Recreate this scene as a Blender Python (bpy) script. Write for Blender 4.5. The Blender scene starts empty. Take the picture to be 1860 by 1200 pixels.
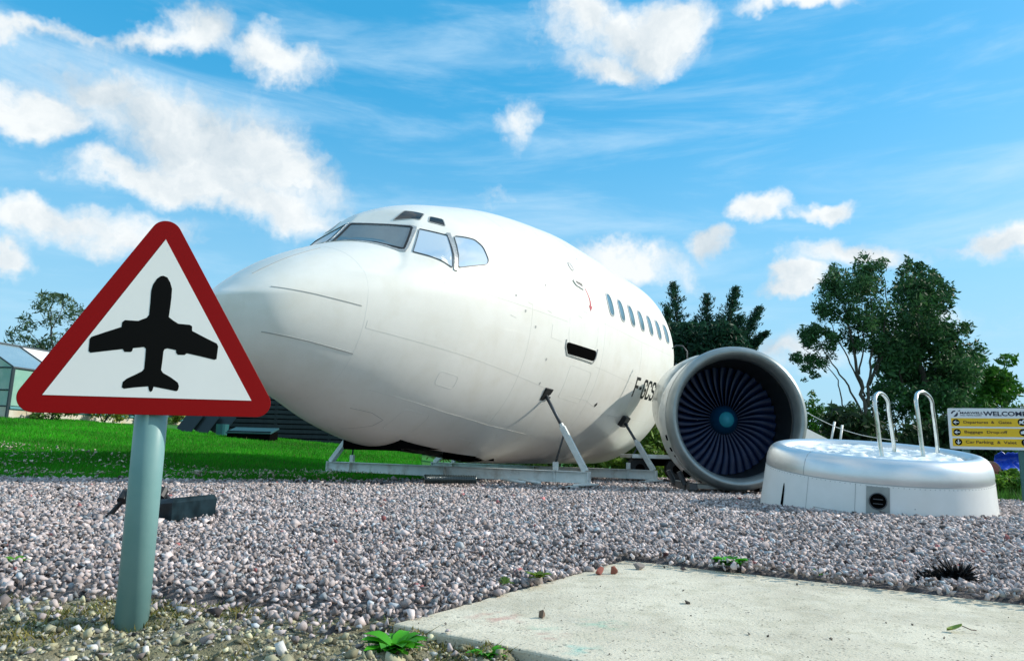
import bpy, bmesh, math, random
import numpy as np
from mathutils import Vector, Matrix, Euler, noise
random.seed(7); rng = np.random.default_rng(7)
SC = bpy.context.scene
COL = SC.collection
# ------------------------------------------------------------------ camera
CAM = np.array([0.0, 0.0, 0.42]); FPX = 1302.4; PIT = 0.1671; ROL = 0.02726
F_ = np.array([0, math.cos(PIT), math.sin(PIT)]); U2 = np.array([0, -math.sin(PIT), math.cos(PIT)])
R_ = np.array([math.cos(ROL), 0, 0]) + U2 * math.sin(ROL); U_ = U2 * math.cos(ROL) - np.array([1, 0, 0]) * math.sin(ROL)
cd = bpy.data.cameras.new('camera'); cam = bpy.data.objects.new('camera', cd); COL.objects.link(cam)
cd.sensor_width = 36; cd.lens = FPX / 1860 * 36; cd.clip_start = .05; cd.clip_end = 3000
m = Matrix.Identity(4)
for i in range(3):
    m[i][0] = R_[i]; m[i][1] = U_[i]; m[i][2] = -F_[i]; m[i][3] = CAM[i]
cam.matrix_world = m; SC.camera = cam
# ------------------------------------------------------------------ light
SUN_EL, SUN_AZ = 31.0, 101.0      # azimuth from -Y (behind the camera) towards +X
sd = Vector((math.sin(math.radians(SUN_AZ)) * math.cos(math.radians(SUN_EL)), -math.cos(math.radians(SUN_AZ)) * math.cos(math.radians(SUN_EL)), math.sin(math.radians(SUN_EL))))
sl = bpy.data.lights.new('sun', 'SUN'); sl.energy = 4.2; sl.angle = math.radians(.55); sl.color = (1, .93, .81)
sun = bpy.data.objects.new('sun', sl); COL.objects.link(sun); sun.rotation_euler = sd.to_track_quat('Z', 'Y').to_euler()
SC.view_settings.view_transform = 'Standard'; SC.view_settings.look = 'None'
SC.view_settings.exposure = 0.12; SC.view_settings.gamma = 1.0
W = bpy.data.worlds.new('World'); SC.world = W; W.use_nodes = True
def dirpx(x, y):
    d = F_ + R_ * (x - 930) / FPX - U_ * (y - 600) / FPX
    return d / np.linalg.norm(d)
def at(px, py, Y):
    d = F_ + R_ * (px - 930) / FPX - U_ * (py - 600) / FPX
    return CAM + d * Y / d[1]
def build_world():
    nt = W.node_tree; N = nt.nodes; L = nt.links
    bg = N['Background']; bg.inputs[1].default_value = 0.135
    sky = N.new('ShaderNodeTexSky'); sky.sky_type = 'NISHITA'; sky.sun_disc = False
    sky.sun_elevation = math.radians(SUN_EL); sky.sun_rotation = math.radians(180 - SUN_AZ)
    sky.air_density = 1.0; sky.dust_density = .6; sky.ozone_density = 1.6
    hs = N.new('ShaderNodeHueSaturation'); hs.inputs['Hue'].default_value = .482; hs.inputs['Saturation'].default_value = 1.40; hs.inputs['Value'].default_value = 1.42
    L.new(sky.outputs[0], hs.inputs['Color'])
    tc = N.new('ShaderNodeTexCoord'); V = tc.outputs['Generated']
    def vm(op, a, b=None, **k):
        n = N.new('ShaderNodeVectorMath'); n.operation = op; L.new(a, n.inputs[0])
        if b is not None:
            if hasattr(b, 'type'): L.new(b, n.inputs[1])
            else: n.inputs[1].default_value = b
        if 'scale' in k: n.inputs['Scale'].default_value = k['scale']
        return n
    def ma(op, a, b=None, c=None, clamp=False):
        n = N.new('ShaderNodeMath'); n.operation = op; n.use_clamp = clamp
        for i, q in enumerate((a, b, c)):
            if q is None: continue
            if hasattr(q, 'type'): L.new(q, n.inputs[i])
            else: n.inputs[i].default_value = q
        return n.outputs[0]
    def nz(vec, sc, det, ro=.55, dist=0, sq=None):
        n = N.new('ShaderNodeTexNoise'); n.inputs['Scale'].default_value = sc; n.inputs['Detail'].default_value = det
        n.inputs['Roughness'].default_value = ro; n.inputs['Distortion'].default_value = dist
        if sq:
            mp = N.new('ShaderNodeMapping'); mp.inputs['Scale'].default_value = sq[0]; mp.inputs['Rotation'].default_value = sq[1]; L.new(vec, mp.inputs[0]); vec = mp.outputs[0]
        L.new(vec, n.inputs['Vector']); return n
    # warp the direction so blob outlines break up
    w1 = nz(V, 9, 5, .6); s1 = vm('SUBTRACT', w1.outputs['Color'], (.5, .5, .5)); s2 = vm('SCALE', s1.outputs[0], scale=.12)
    VW = vm('ADD', V, s2.outputs[0]).outputs[0]
    blobs = [(330, 250, 260, 100, 22, 1), (180, 165, 110, 62, 10, 1), (460, 290, 200, 85, 24, 1), (380, 300, 150, 70, 20, 1), (270, 325, 190, 48, 14, 1), (480, 375, 140, 52, 18, .9), (45, 205, 105, 72, 0, 1),
             (370, 45, 78, 55, 0, .9), (270, 62, 140, 32, -8, .65), (500, 112, 85, 44, 28, .6), (70, 45, 190, 18, 18, .45),
             (90, 412, 210, 48, 8, .85), (0, 475, 55, 40, 0, .85), (250, 432, 110, 34, 0, .6),
             (1200, 62, 110, 60, 5, .95), (1130, 50, 90, 45, 0, .85), (1055, 28, 80, 46, 0, .8), (1110, 112, 95, 36, 0, .7), (945, 215, 26, 52, 40, .42),
             (1378, 376, 68, 36, -15, .9), (1492, 390, 62, 26, 0, .9), (1297, 455, 52, 32, 0, .9), (1150, 480, 120, 34, 10, .8), (1445, 516, 48, 26, 0, .85), (1550, 470, 140, 36, -5, .8), (1815, 452, 110, 40, 0, .9), (1440, 8, 120, 24, 0, .7),
             (1640, 600, 160, 40, 0, .5), (1420, 640, 150, 40, 0, .6), (890, 355, 34, 12, 0, .3)]
    tot = None
    for (px, py, rx, ry, ang, w) in blobs:
        c = Vector(dirpx(px, py)); a = Vector(dirpx(px + 40, py)) - c; b = Vector(dirpx(px, py - 40)) - c
        sx = a.length / 40; a.normalize(); b = (b - a * b.dot(a)).normalized()
        t = math.radians(-ang); A = a * math.cos(t) + b * math.sin(t); Cn = A.cross(b * math.cos(t) - a * math.sin(t)).normalized(); B = Cn.cross(A)
        rot = Matrix((A, B, Cn)).transposed().to_euler()
        mp = N.new('ShaderNodeMapping'); mp.vector_type = 'TEXTURE'; mp.inputs['Location'].default_value = c; mp.inputs['Rotation'].default_value = rot
        mp.inputs['Scale'].default_value = (rx * sx * 1.13, ry * sx * 1.13, 1); L.new(VW, mp.inputs[0])
        ln = vm('LENGTH', mp.outputs[0]).outputs['Value']
        v = ma('MULTIPLY', ma('SUBTRACT', 1.0, ln), w)
        tot = v if tot is None else ma('SMOOTH_MAX', tot, v, .25)
    # cumulus everywhere the camera does not look, cover raised for neutral fill light
    gen = nz(V, 3.2, 4, .5); sp = N.new('ShaderNodeSeparateXYZ'); L.new(V, sp.inputs[0])
    back = ma('SUBTRACT', ma('MULTIPLY', gen.outputs[0], 3.2), 1.42)
    side = ma('MULTIPLY', ma('SUBTRACT', .70, sp.outputs['Y']), 6, clamp=True)
    tot = ma('MAXIMUM', tot, ma('ADD', ma('MULTIPLY', back, side), ma('MULTIPLY', ma('SUBTRACT', side, 1.0), 2.0)))
    fb = nz(VW, 12, 10, .60)
    d = ma('ADD', tot, ma('MULTIPLY', ma('SUBTRACT', fb.outputs[0], .5), 1.15))
    mask = N.new('ShaderNodeMapRange'); mask.interpolation_type = 'SMOOTHSTEP'; mask.inputs['From Min'].default_value = -.05; mask.inputs['From Max'].default_value = .60
    L.new(d, mask.inputs['Value'])
    # light and shade on the clouds: relief against the sun's direction
    off = vm('ADD', VW, tuple(sd * .035 + Vector((0, 0, .035)))).outputs[0]
    f2 = nz(off, 6, 7, .55); f1 = nz(VW, 6, 7, .55)
    sh = ma('ADD', ma('MULTIPLY', ma('SUBTRACT', f1.outputs[0], f2.outputs[0]), 3.6), .84)
    sh = ma('SUBTRACT', sh, ma('MULTIPLY', ma('MAXIMUM', tot, 0), .30), clamp=True)
    cr = N.new('ShaderNodeMix'); cr.data_type = 'RGBA'; cr.inputs['A'].default_value = (3.9, 4.7, 5.3, 1); cr.inputs['B'].default_value = (6.5, 6.8, 6.9, 1); L.new(sh, cr.inputs['Factor'])
    # thin high streaks
    cir = nz(V, 2.0, 7, .6, .4, ((1.3, 1.2, 8), (0, math.radians(26), 0)))
    cm = N.new('ShaderNodeMapRange'); cm.interpolation_type = 'SMOOTHSTEP'; cm.inputs['From Min'].default_value = .44; cm.inputs['From Max'].default_value = .82; cm.inputs['To Max'].default_value = .70
    L.new(cir.outputs[0], cm.inputs['Value'])
    hz = N.new('ShaderNodeMapRange'); hz.interpolation_type = 'SMOOTHSTEP'; hz.inputs['From Min'].default_value = .50; hz.inputs['From Max'].default_value = -.02; hz.inputs['To Max'].default_value = .92
    L.new(sp.outputs['Z'], hz.inputs['Value'])
    m0 = N.new('ShaderNodeMix'); m0.data_type = 'RGBA'; m0.inputs['B'].default_value = (2.9, 4.9, 6.2, 1); L.new(hz.outputs[0], m0.inputs['Factor'])
    az = N.new('ShaderNodeMix'); az.data_type = 'RGBA'; az.inputs['Factor'].default_value = .5; az.inputs['B'].default_value = (.35, 3.35, 6.3, 1); L.new(hs.outputs[0], az.inputs['A']); L.new(az.outputs['Result'], m0.inputs['A'])
    m1 = N.new('ShaderNodeMix'); m1.data_type = 'RGBA'; m1.inputs['B'].default_value = (4.2, 5.9, 7.2, 1); L.new(cm.outputs[0], m1.inputs['Factor']); L.new(m0.outputs['Result'], m1.inputs['A'])
    m2 = N.new('ShaderNodeMix'); m2.data_type = 'RGBA'; L.new(mask.outputs[0], m2.inputs['Factor']); L.new(m1.outputs['Result'], m2.inputs['A']); L.new(cr.outputs['Result'], m2.inputs['B'])
    L.new(m2.outputs['Result'], bg.inputs[0])
build_world()
W.cycles.sampling_method = 'MANUAL'; W.cycles.sample_map_resolution = 512
SC.cycles.max_bounces = 6; SC.cycles.diffuse_bounces = 3; SC.cycles.glossy_bounces = 4; SC.cycles.transparent_max_bounces = 12; SC.cycles.transmission_bounces = 4
# ------------------------------------------------------------------ materials
def mat(name, col, rough=.5, metal=0, var=None, vscale=8, bump=0, bscale=40, bdist=.01, coat=0, det=6, var2=None, v2scale=2, spec=None, trans=0, attr=None, emis=None):
    M = bpy.data.materials.new(name); M.use_nodes = True; nt = M.node_tree; N = nt.nodes; L = nt.links; b = N['Principled BSDF']
    b.inputs['Base Color'].default_value = (*col, 1); b.inputs['Roughness'].default_value = rough; b.inputs['Metallic'].default_value = metal
    if coat: b.inputs['Coat Weight'].default_value = coat; b.inputs['Coat Roughness'].default_value = .06
    if spec is not None: b.inputs['Specular IOR Level'].default_value = spec
    if trans: b.inputs['Transmission Weight'].default_value = trans
    tc = N.new('ShaderNodeTexCoord'); src = None
    def ns(sc, d=det, ro=.6):
        n = N.new('ShaderNodeTexNoise'); n.inputs['Scale'].default_value = sc; n.inputs['Detail'].default_value = d; n.inputs['Roughness'].default_value = ro; L.new(tc.outputs['Object'], n.inputs['Vector']); return n
    if attr:
        a = N.new('ShaderNodeAttribute'); a.attribute_name = attr; src = a.outputs['Color']
    def mixin(src, c2, sc, lo=.4, hi=.65):
        n = ns(sc); mr = N.new('ShaderNodeMapRange'); mr.inputs['From Min'].default_value = lo; mr.inputs['From Max'].default_value = hi; L.new(n.outputs[0], mr.inputs['Value'])
        mx = N.new('ShaderNodeMix'); mx.data_type = 'RGBA'; mx.inputs['B'].default_value = (*c2, 1); L.new(mr.outputs[0], mx.inputs['Factor'])
        if src is None: mx.inputs['A'].default_value = (*col, 1)
        else: L.new(src, mx.inputs['A'])
        return mx.outputs['Result']
    if var: src = mixin(src, var, vscale)
    if var2: src = mixin(src, var2, v2scale, .5, .72)
    if src is not None: L.new(src, b.inputs['Base Color'])
    if bump:
        n = ns(bscale, 5); bp = N.new('ShaderNodeBump'); bp.inputs['Strength'].default_value = bump; bp.inputs['Distance'].default_value = bdist; L.new(n.outputs[0], bp.inputs['Height']); L.new(bp.outputs[0], b.inputs['Normal'])
    return M
M = {}
M['skin'] = mat('aircraft_white_paint', (.86, .85, .80), .40, var=(.82, .81, .755), vscale=.9, bump=.05, bscale=3.2, bdist=.02, coat=.18, var2=(.80, .78, .71), v2scale=2.6)
M['seam'] = mat('panel_gap', (.40, .41, .40), .7)
M['seam_soft'] = mat('panel_gap_soft', (.70, .70, .66), .6)
M['black'] = mat('black_rubber', (.012, .013, .014), .55)
M['void'] = mat('dark_recess', (.004, .004, .004), 1.0, spec=0)
M['frame'] = mat('bare_frame_metal', (.42, .42, .41), .42, .55, var=(.62, .62, .6), vscale=30)
M['glass_dark'] = mat('windscreen_glass', (.09, .17, .22), .07, .15, spec=.9, var=(.12, .21, .26), vscale=3)
M['glass_side'] = mat('side_glass', (.62, .74, .84), .10, .45, spec=.9)  # pale base colour paints the reflected sky into the panes
M['glass_black'] = mat('eyebrow_glass', (.004, .014, .022), .12)
M['cabin_pane'] = mat('cabin_window_pane', (.10, .20, .25), .18, .3, var=(.15, .27, .32), vscale=9)
M['cabin_ring'] = mat('cabin_window_ring', (.34, .35, .35), .45, .4)
M['red_arrow'] = mat('red_arrow_paint', (.42, .01, .03), .5)
M['letters'] = mat('registration_black', (.006, .006, .008), .45)
M['beam'] = mat('pale_grey_painted_steel', (.80, .84, .82), .5, var=(.72, .77, .75), vscale=7, bump=.1, bscale=30, bdist=.003, var2=(.55, .53, .48), v2scale=5)
M['rod'] = mat('dark_steel_rod', (.09, .10, .11), .5, .5)
M['galv'] = mat('white_painted_strut', (.74, .77, .75), .5, var=(.62, .66, .64), vscale=12)
M['red'] = mat('sign_red', (.26, .001, .002), .5, spec=.15)
M['signwhite'] = mat('sign_white', (.86, .86, .86), .45, var=(.82, .82, .82), vscale=3)
M['signblack'] = mat('sign_black', (.002, .002, .002), .55, spec=.1)
M['signback'] = mat('sign_grey_back', (.2, .21, .21), .5)
M['post'] = mat('sign_post_teal_grey', (.16, .32, .32), .42, var=(.19, .35, .35), vscale=9, bump=.06, bscale=60, bdist=.002)
M['post2'] = mat('dark_teal_post', (.05, .15, .14), .5)
M['cowl'] = mat('engine_cowl_white', (.66, .69, .66), .35, var=(.58, .61, .58), vscale=3, coat=.3, var2=(.42, .42, .38), v2scale=5)
M['lip'] = mat('engine_lip_metal', (.33, .37, .37), .40, .5, var=(.27, .31, .31), vscale=4, bump=.03, bscale=12)
M['duct'] = mat('engine_duct', (.014, .018, .02), .5, .1)  # near-black colour paints in the shadow deep in the intake
M['duct_front'] = mat('engine_duct_metal', (.34, .38, .38), .30, .8)
M['blade'] = mat('fan_blade_blue', (.001, .012, .055), .42, .2, var=(.002, .018, .075), vscale=6)
M['spin'] = mat('spinner_blue', (.004, .06, .15), .4, .1)
M['hub'] = mat('fan_back', (.004, .008, .02), .8)
M['polish'] = mat('polished_aluminium', (.78, .80, .81), .36, .85, bump=.05, bscale=5, bdist=.02, var=(.68, .70, .71), vscale=2)
M['poolwhite'] = mat('pool_white_paint', (.86, .86, .84), .45, var=(.80, .80, .77), vscale=3, coat=.2, bump=.03, bscale=6)
M['poolpanel'] = mat('pool_grey_panel', (.36, .38, .37), .4, .3, var=(.28, .30, .29), vscale=10)
M['chrome'] = mat('handrail_steel', (.68, .70, .66), .2, 1.0, var=(.5, .52, .48), vscale=20)
M['water'] = mat('crinkled_water_sheet', (.80, .86, .88), .42, .0, var=(.90, .92, .93), vscale=6, coat=.1)
M['board'] = mat('board_white', (.80, .83, .85), .45)
M['yellow'] = mat('board_yellow', (.88, .55, .010), .45, var=(.80, .50, .010), vscale=6)
M['navy'] = mat('board_navy_print', (.012, .02, .05), .5)
M['brown'] = mat('board_brown_print', (.07, .025, .006), .5)
M['concrete'] = None
M['dark_metal'] = mat('floodlight_housing', (.003, .010, .014), .35, var=(.012, .03, .04), vscale=10, spec=.2)
M['leaf_weed'] = mat('weed_leaf', (.05, .19, .02), .5, attr='col')
M['bark'] = mat('bark_pale', (.10, .085, .07), .9, var=(.05, .045, .04), vscale=6, bump=.5, bscale=20)
M['bark_dark'] = mat('bark_dark', (.035, .03, .025), .9, bump=.5, bscale=20)
def leafmat(name, tr=.3, rough=.6):
    X = bpy.data.materials.new(name); X.use_nodes = True; nt = X.node_tree; N = nt.nodes; L = nt.links; b = N['Principled BSDF']
    a = N.new('ShaderNodeAttribute'); a.attribute_name = 'col'; L.new(a.outputs['Color'], b.inputs['Base Color']); b.inputs['Roughness'].default_value = rough; b.inputs['Specular IOR Level'].default_value = .3
    t = N.new('ShaderNodeBsdfTranslucent'); L.new(a.outputs['Color'], t.inputs['Color'])
    mx = N.new('ShaderNodeMixShader'); mx.inputs[0].default_value = tr; L.new(b.outputs[0], mx.inputs[1]); L.new(t.outputs[0], mx.inputs[2]); L.new(mx.outputs[0], N['Material Output'].inputs[0])
    return X
M['leaf'] = leafmat('foliage'); M['grass'] = leafmat('grass_blades', .35)
M['stone'] = mat('crushed_stone', (.4, .37, .38), .97, spec=.15, attr='col', bump=.4, bscale=120, bdist=.003)
# ------------------------------------------------------------------ helpers
def tag(o, label=None, cat=None, group=None, kind=None):
    if label: o['label'] = label
    if cat: o['category'] = cat
    if group: o['group'] = group
    if kind: o['kind'] = kind
    return o
def empty(name, loc=(0, 0, 0), rot=(0, 0, 0)):
    o = bpy.data.objects.new(name, None); COL.objects.link(o); o.location = loc; o.rotation_euler = rot; o.empty_display_size = .2; return o
def obj(name, me, m=None, parent=None, smooth=False):
    o = bpy.data.objects.new(name, me); COL.objects.link(o)
    if m is not None: me.materials.clear(); me.materials.append(m)
    if smooth: me.shade_smooth()
    if parent is not None: o.parent = parent
    return o
def mk(name, v, f, m=None, parent=None, smooth=False):
    me = bpy.data.meshes.new(name); me.from_pydata([tuple(map(float, q)) for q in v], [], [tuple(q) for q in f]); me.update(); return obj(name, me, m, parent, smooth)
class MB:
    def __init__(s): s.v = []; s.f = []
    def add(s, v, f): k = len(s.v); s.v += [tuple(map(float, q)) for q in v]; s.f += [tuple(i + k for i in q) for q in f]; return s
    def box(s, c, d, R=None):
        c = Vector(c); h = Vector(d) / 2; vs = [Vector((x * h.x, y * h.y, z * h.z)) for z in (-1, 1) for y in (-1, 1) for x in (-1, 1)]
        if R is not None: vs = [R @ q for q in vs]
        return s.add([c + q for q in vs], [(0, 2, 3, 1), (4, 5, 7, 6), (0, 1, 5, 4), (2, 6, 7, 3), (0, 4, 6, 2), (1, 3, 7, 5)])
    def tube(s, pts, r, n=10, cap=True):
        P = [Vector(p) for p in pts]; rs = r if isinstance(r, (list, tuple)) else [r] * len(P); rings = []; ref = None
        for i, p in enumerate(P):
            t = (P[min(i + 1, len(P) - 1)] - P[max(i - 1, 0)]).normalized()
            if ref is None: ref = t.orthogonal().normalized()
            ref = (ref - t * ref.dot(t)).normalized(); b = t.cross(ref)
            rings.append([p + (ref * math.cos(2 * math.pi * k / n) + b * math.sin(2 * math.pi * k / n)) * rs[i] for k in range(n)])
        v = [q for g in rings for q in g]; f = [(i * n + k, i * n + (k + 1) % n, (i + 1) * n + (k + 1) % n, (i + 1) * n + k) for i in range(len(P) - 1) for k in range(n)]
        if cap: f += [tuple(range(n))[::-1], tuple((len(P) - 1) * n + k for k in range(n))]
        return s.add(v, f)
    def prism(s, poly, z0, z1, X=Vector((1, 0, 0)), Y=Vector((0, 1, 0)), Z=Vector((0, 0, 1)), O=Vector((0, 0, 0))):
        n = len(poly); v = [O + X * a + Y * b + Z * z for z in (z0, z1) for a, b in poly]
        return s.add(v, [tuple(range(n))[::-1], tuple(range(n, 2 * n))] + [(i, (i + 1) % n, n + (i + 1) % n, n + i) for i in range(n)])
    def lathe(s, prof, n=96, a0=0, a1=2 * math.pi):   # profile (r, z) about Z
        full = abs(a1 - a0 - 2 * math.pi) < 1e-6; m_ = n if full else n + 1
        v = [(r * math.cos(a0 + (a1 - a0) * k / n), r * math.sin(a0 + (a1 - a0) * k / n), z) for r, z in prof for k in range(m_)]
        f = [(i * m_ + k, i * m_ + (k + 1) % m_, (i + 1) * m_ + (k + 1) % m_, (i + 1) * m_ + k) for i in range(len(prof) - 1) for k in range(n)]
        return s.add(v, f)
    def build(s, name, m=None, parent=None, smooth=False, bevel=0, auto=None):
        o = mk(name, s.v, s.f, m, parent, smooth)
        if bevel:
            b = o.modifiers.new('bevel', 'BEVEL'); b.width = bevel; b.segments = 2; b.limit_method = 'ANGLE'
        if auto:
            o.data.shade_smooth(); o.data.set_sharp_from_angle(angle=math.radians(auto))
        return o
def npmesh(name, V, Fc, m, cols=None, parent=None, quads=False, smooth=False):   # big arrays of triangles (or quads)
    me = bpy.data.meshes.new(name); k = 4 if quads else 3
    me.vertices.add(len(V)); me.vertices.foreach_set('co', V.astype(np.float32).ravel()); me.loops.add(Fc.size); me.loops.foreach_set('vertex_index', Fc.astype(np.int32).ravel())
    me.polygons.add(len(Fc)); me.polygons.foreach_set('loop_start', np.arange(0, Fc.size, k, dtype=np.int32)); me.polygons.foreach_set('loop_total', np.full(len(Fc), k, dtype=np.int32))
    me.update(calc_edges=True)
    if cols is not None:
        a = me.color_attributes.new('col', 'FLOAT_COLOR', 'POINT'); c = np.ones((len(V), 4), dtype=np.float32); c[:, :3] = cols; a.data.foreach_set('color', c.ravel())
    if smooth: me.shade_smooth()
    me.validate()
    return obj(name, me, m, parent)
def sm(x, a, b):
    t = np.clip((np.asarray(x, float) - a) / (b - a), 0, 1); return t * t * (3 - 2 * t)
def vnoise(x, y, s, seed=0):    # cheap smooth value noise for arrays
    x = np.asarray(x, float) * s + seed * 17.3; y = np.asarray(y, float) * s - seed * 9.1
    xi, yi = np.floor(x), np.floor(y); fx, fy = x - xi, y - yi; fx = fx * fx * (3 - 2 * fx); fy = fy * fy * (3 - 2 * fy)
    def h(a, b): q = np.sin(a * 127.1 + b * 311.7 + seed * 74.7) * 43758.5453; return q - np.floor(q)
    return (h(xi, yi) * (1 - fx) + h(xi + 1, yi) * fx) * (1 - fy) + (h(xi, yi + 1) * (1 - fx) + h(xi + 1, yi + 1) * fx) * fy
# ------------------------------------------------------------------ ground
NX, NY, AC, AS = -2.933, 6.956, .48432, .87489          # aircraft nose and heading
def star(x, y): return -((x - NX) * AS - (y - NY) * AC)  # metres to the starboard (far) side of the aircraft's axis
SLAB = [np.array(q) for q in ((-.2685, 1.84), (.5896, 2.94))]
SU = np.array([.842, -.539]); SU /= np.linalg.norm(SU)    # slab's long direction (to the right)
SV = np.array([-SU[1], SU[0]])                             # across, away from camera
def slabuv(x, y):
    dx, dy = np.asarray(x) + .2685, np.asarray(y) - 1.84
    return dx * SU[0] + dy * SU[1], dx * SV[0] + dy * SV[1]
SLW = 1.39
def in_slab(x, y, g=0.0):
    u, v = slabuv(x, y); return (u > -g) & (v > -g) & (v < SLW + g + .0 * u)
def dirt(x, y):             # 1 in the soil in the foreground
    x = np.asarray(x, float); y = np.asarray(y, float)
    edge = 2.10 - .19 * (x + 1.4) + .22 * (vnoise(x, y, 4, 3) - .5) + .14 * (vnoise(x, y, 11, 5) - .5)
    u, v = slabuv(x, y)
    return np.maximum(sm(edge - y, -.16, .20) * (x < .1), ((v < .02) & (u > -.02)) * 1.0)
def lawn_edge(x, y): return y - (7.95 + .47 * (x + 5.3) + 1.1 * np.maximum(np.asarray(x) + 2.0, 0)) - .22 * (vnoise(x, y, 1.3, 8) - .5)    # >0 on grass, left side
def H(x, y):
    x = np.asarray(x, float); y = np.asarray(y, float); s = star(x, y)
    h = .072 * np.maximum(s - 2.6, 0) * sm(s, 2.2, 6); h = np.minimum(h, 1.6 + .002 * s)
    h = h + .035 * np.maximum(y - 9.5, 0) * sm(-s, 3, 6) * (y < 40) + (y >= 40) * 1.07 * sm(-s, 3, 6)
    h = h + .02 * (vnoise(x, y, .9, 1) - .5) + .012 * (vnoise(x, y, 2.7, 2) - .5)
    h = h - .045 * sm(y, 7.4, 9.2) * (1 - sm(lawn_edge(x, y), -.6, .3))
    h = h - .018 * dirt(x, y) + .006 * (1 - dirt(x, y)) * (1 - sm(y, 5, 7.5)) - .05 * in_slab(x, y, .0) * (y < 7)
    return h
def soil_rough(x, y):
    q = dirt(x, y); return q * (.026 * vnoise(x, y, 11, 4) + .020 * vnoise(x, y, 27, 6) ** 1.5 + .012 * vnoise(x, y, 70, 7)) - .026 - .004 * (1 - q)
def grid(name, x0, x1, y0, y1, st, m, keep=None, dz=0, rough=None, **k):
    xs = np.arange(x0, x1 + st / 2, st); ys = np.arange(y0, y1 + st / 2, st); X, Y = np.meshgrid(xs, ys); Z = H(X, Y) + dz
    if rough is not None: Z = Z + rough(X, Y)
    V = np.stack([X, Y, Z], -1).reshape(-1, 3); nx = len(xs); i = np.arange(len(ys) - 1)[:, None] * nx + np.arange(nx - 1)[None, :]
    Q = np.stack([i, i + 1, i + nx + 1, i + nx], -1).reshape(-1, 4)
    if keep is not None:
        c = V[Q].mean(1); Q = Q[keep(c[:, 0], c[:, 1])]
    return npmesh(name, V, Q, m, quads=True, smooth=True)
mg = mat('lawn_ground', (.018, .13, .006), .9, var=(.02, .19, .008), vscale=.7, bump=.6, bscale=40, bdist=.03, var2=(.025, .10, .010), v2scale=1.3)
mgb = mat('gravel_base', (.10, .09, .09), .95, var=(.20, .18, .18), vscale=28, bump=1.0, bscale=38, bdist=.03, var2=(.04, .035, .035), v2scale=45)
msl = mat('damp_soil', (.22, .20, .12), .95, var=(.40, .37, .26), vscale=18, bump=1.0, bscale=90, bdist=.02, var2=(.10, .12, .045), v2scale=9)
xs = np.concatenate([np.linspace(-400, -30, 20), np.arange(-28, 28.1, .5), np.linspace(30, 400, 20)]); ys = np.concatenate([np.linspace(-60, 0, 8), np.arange(1, 45, .5), np.linspace(46, 700, 30)])
X, Y = np.meshgrid(xs, ys); Z = H(X, Y) - .05 - .12 * ((lawn_edge(X, Y) < -.6) & (Y < 14)) - .1 * (Y < 7)
V = np.stack([X, Y, Z], -1).reshape(-1, 3); nx = len(xs); i = np.arange(len(ys) - 1)[:, None] * nx + np.arange(nx - 1)[None, :]
tag(npmesh('lawn', V, np.stack([i, i + 1, i + nx + 1, i + nx], -1).reshape(-1, 4), mg, quads=True, smooth=True), kind='structure')
def kg(x, y):
    s = star(x, y); return (lawn_edge(x, y) < .12) & (y < 15.2) & ~in_slab(x, y, -.12) & (dirt(x, y) < .95) & ~((y > 9.6) & (x > 4.4))
tag(grid('gravel_bed', -9, 11, 1.2, 15.2, .06, mgb, keep=kg, rough=lambda x, y: -.075 * sm(dirt(x, y), .02, .6) + .012 * vnoise(x, y, 12, 4) + .008 * vnoise(x, y, 31, 6) - .012), kind='structure')
tag(grid('soil', -3.8, 2.2, .5, 2.8, .013, msl, keep=lambda x, y: (slabuv(x, y)[1] < .03) | (slabuv(x, y)[0] < .03), dz=.0,
     rough=lambda x, y: soil_rough(x, y)), kind='structure')
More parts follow.
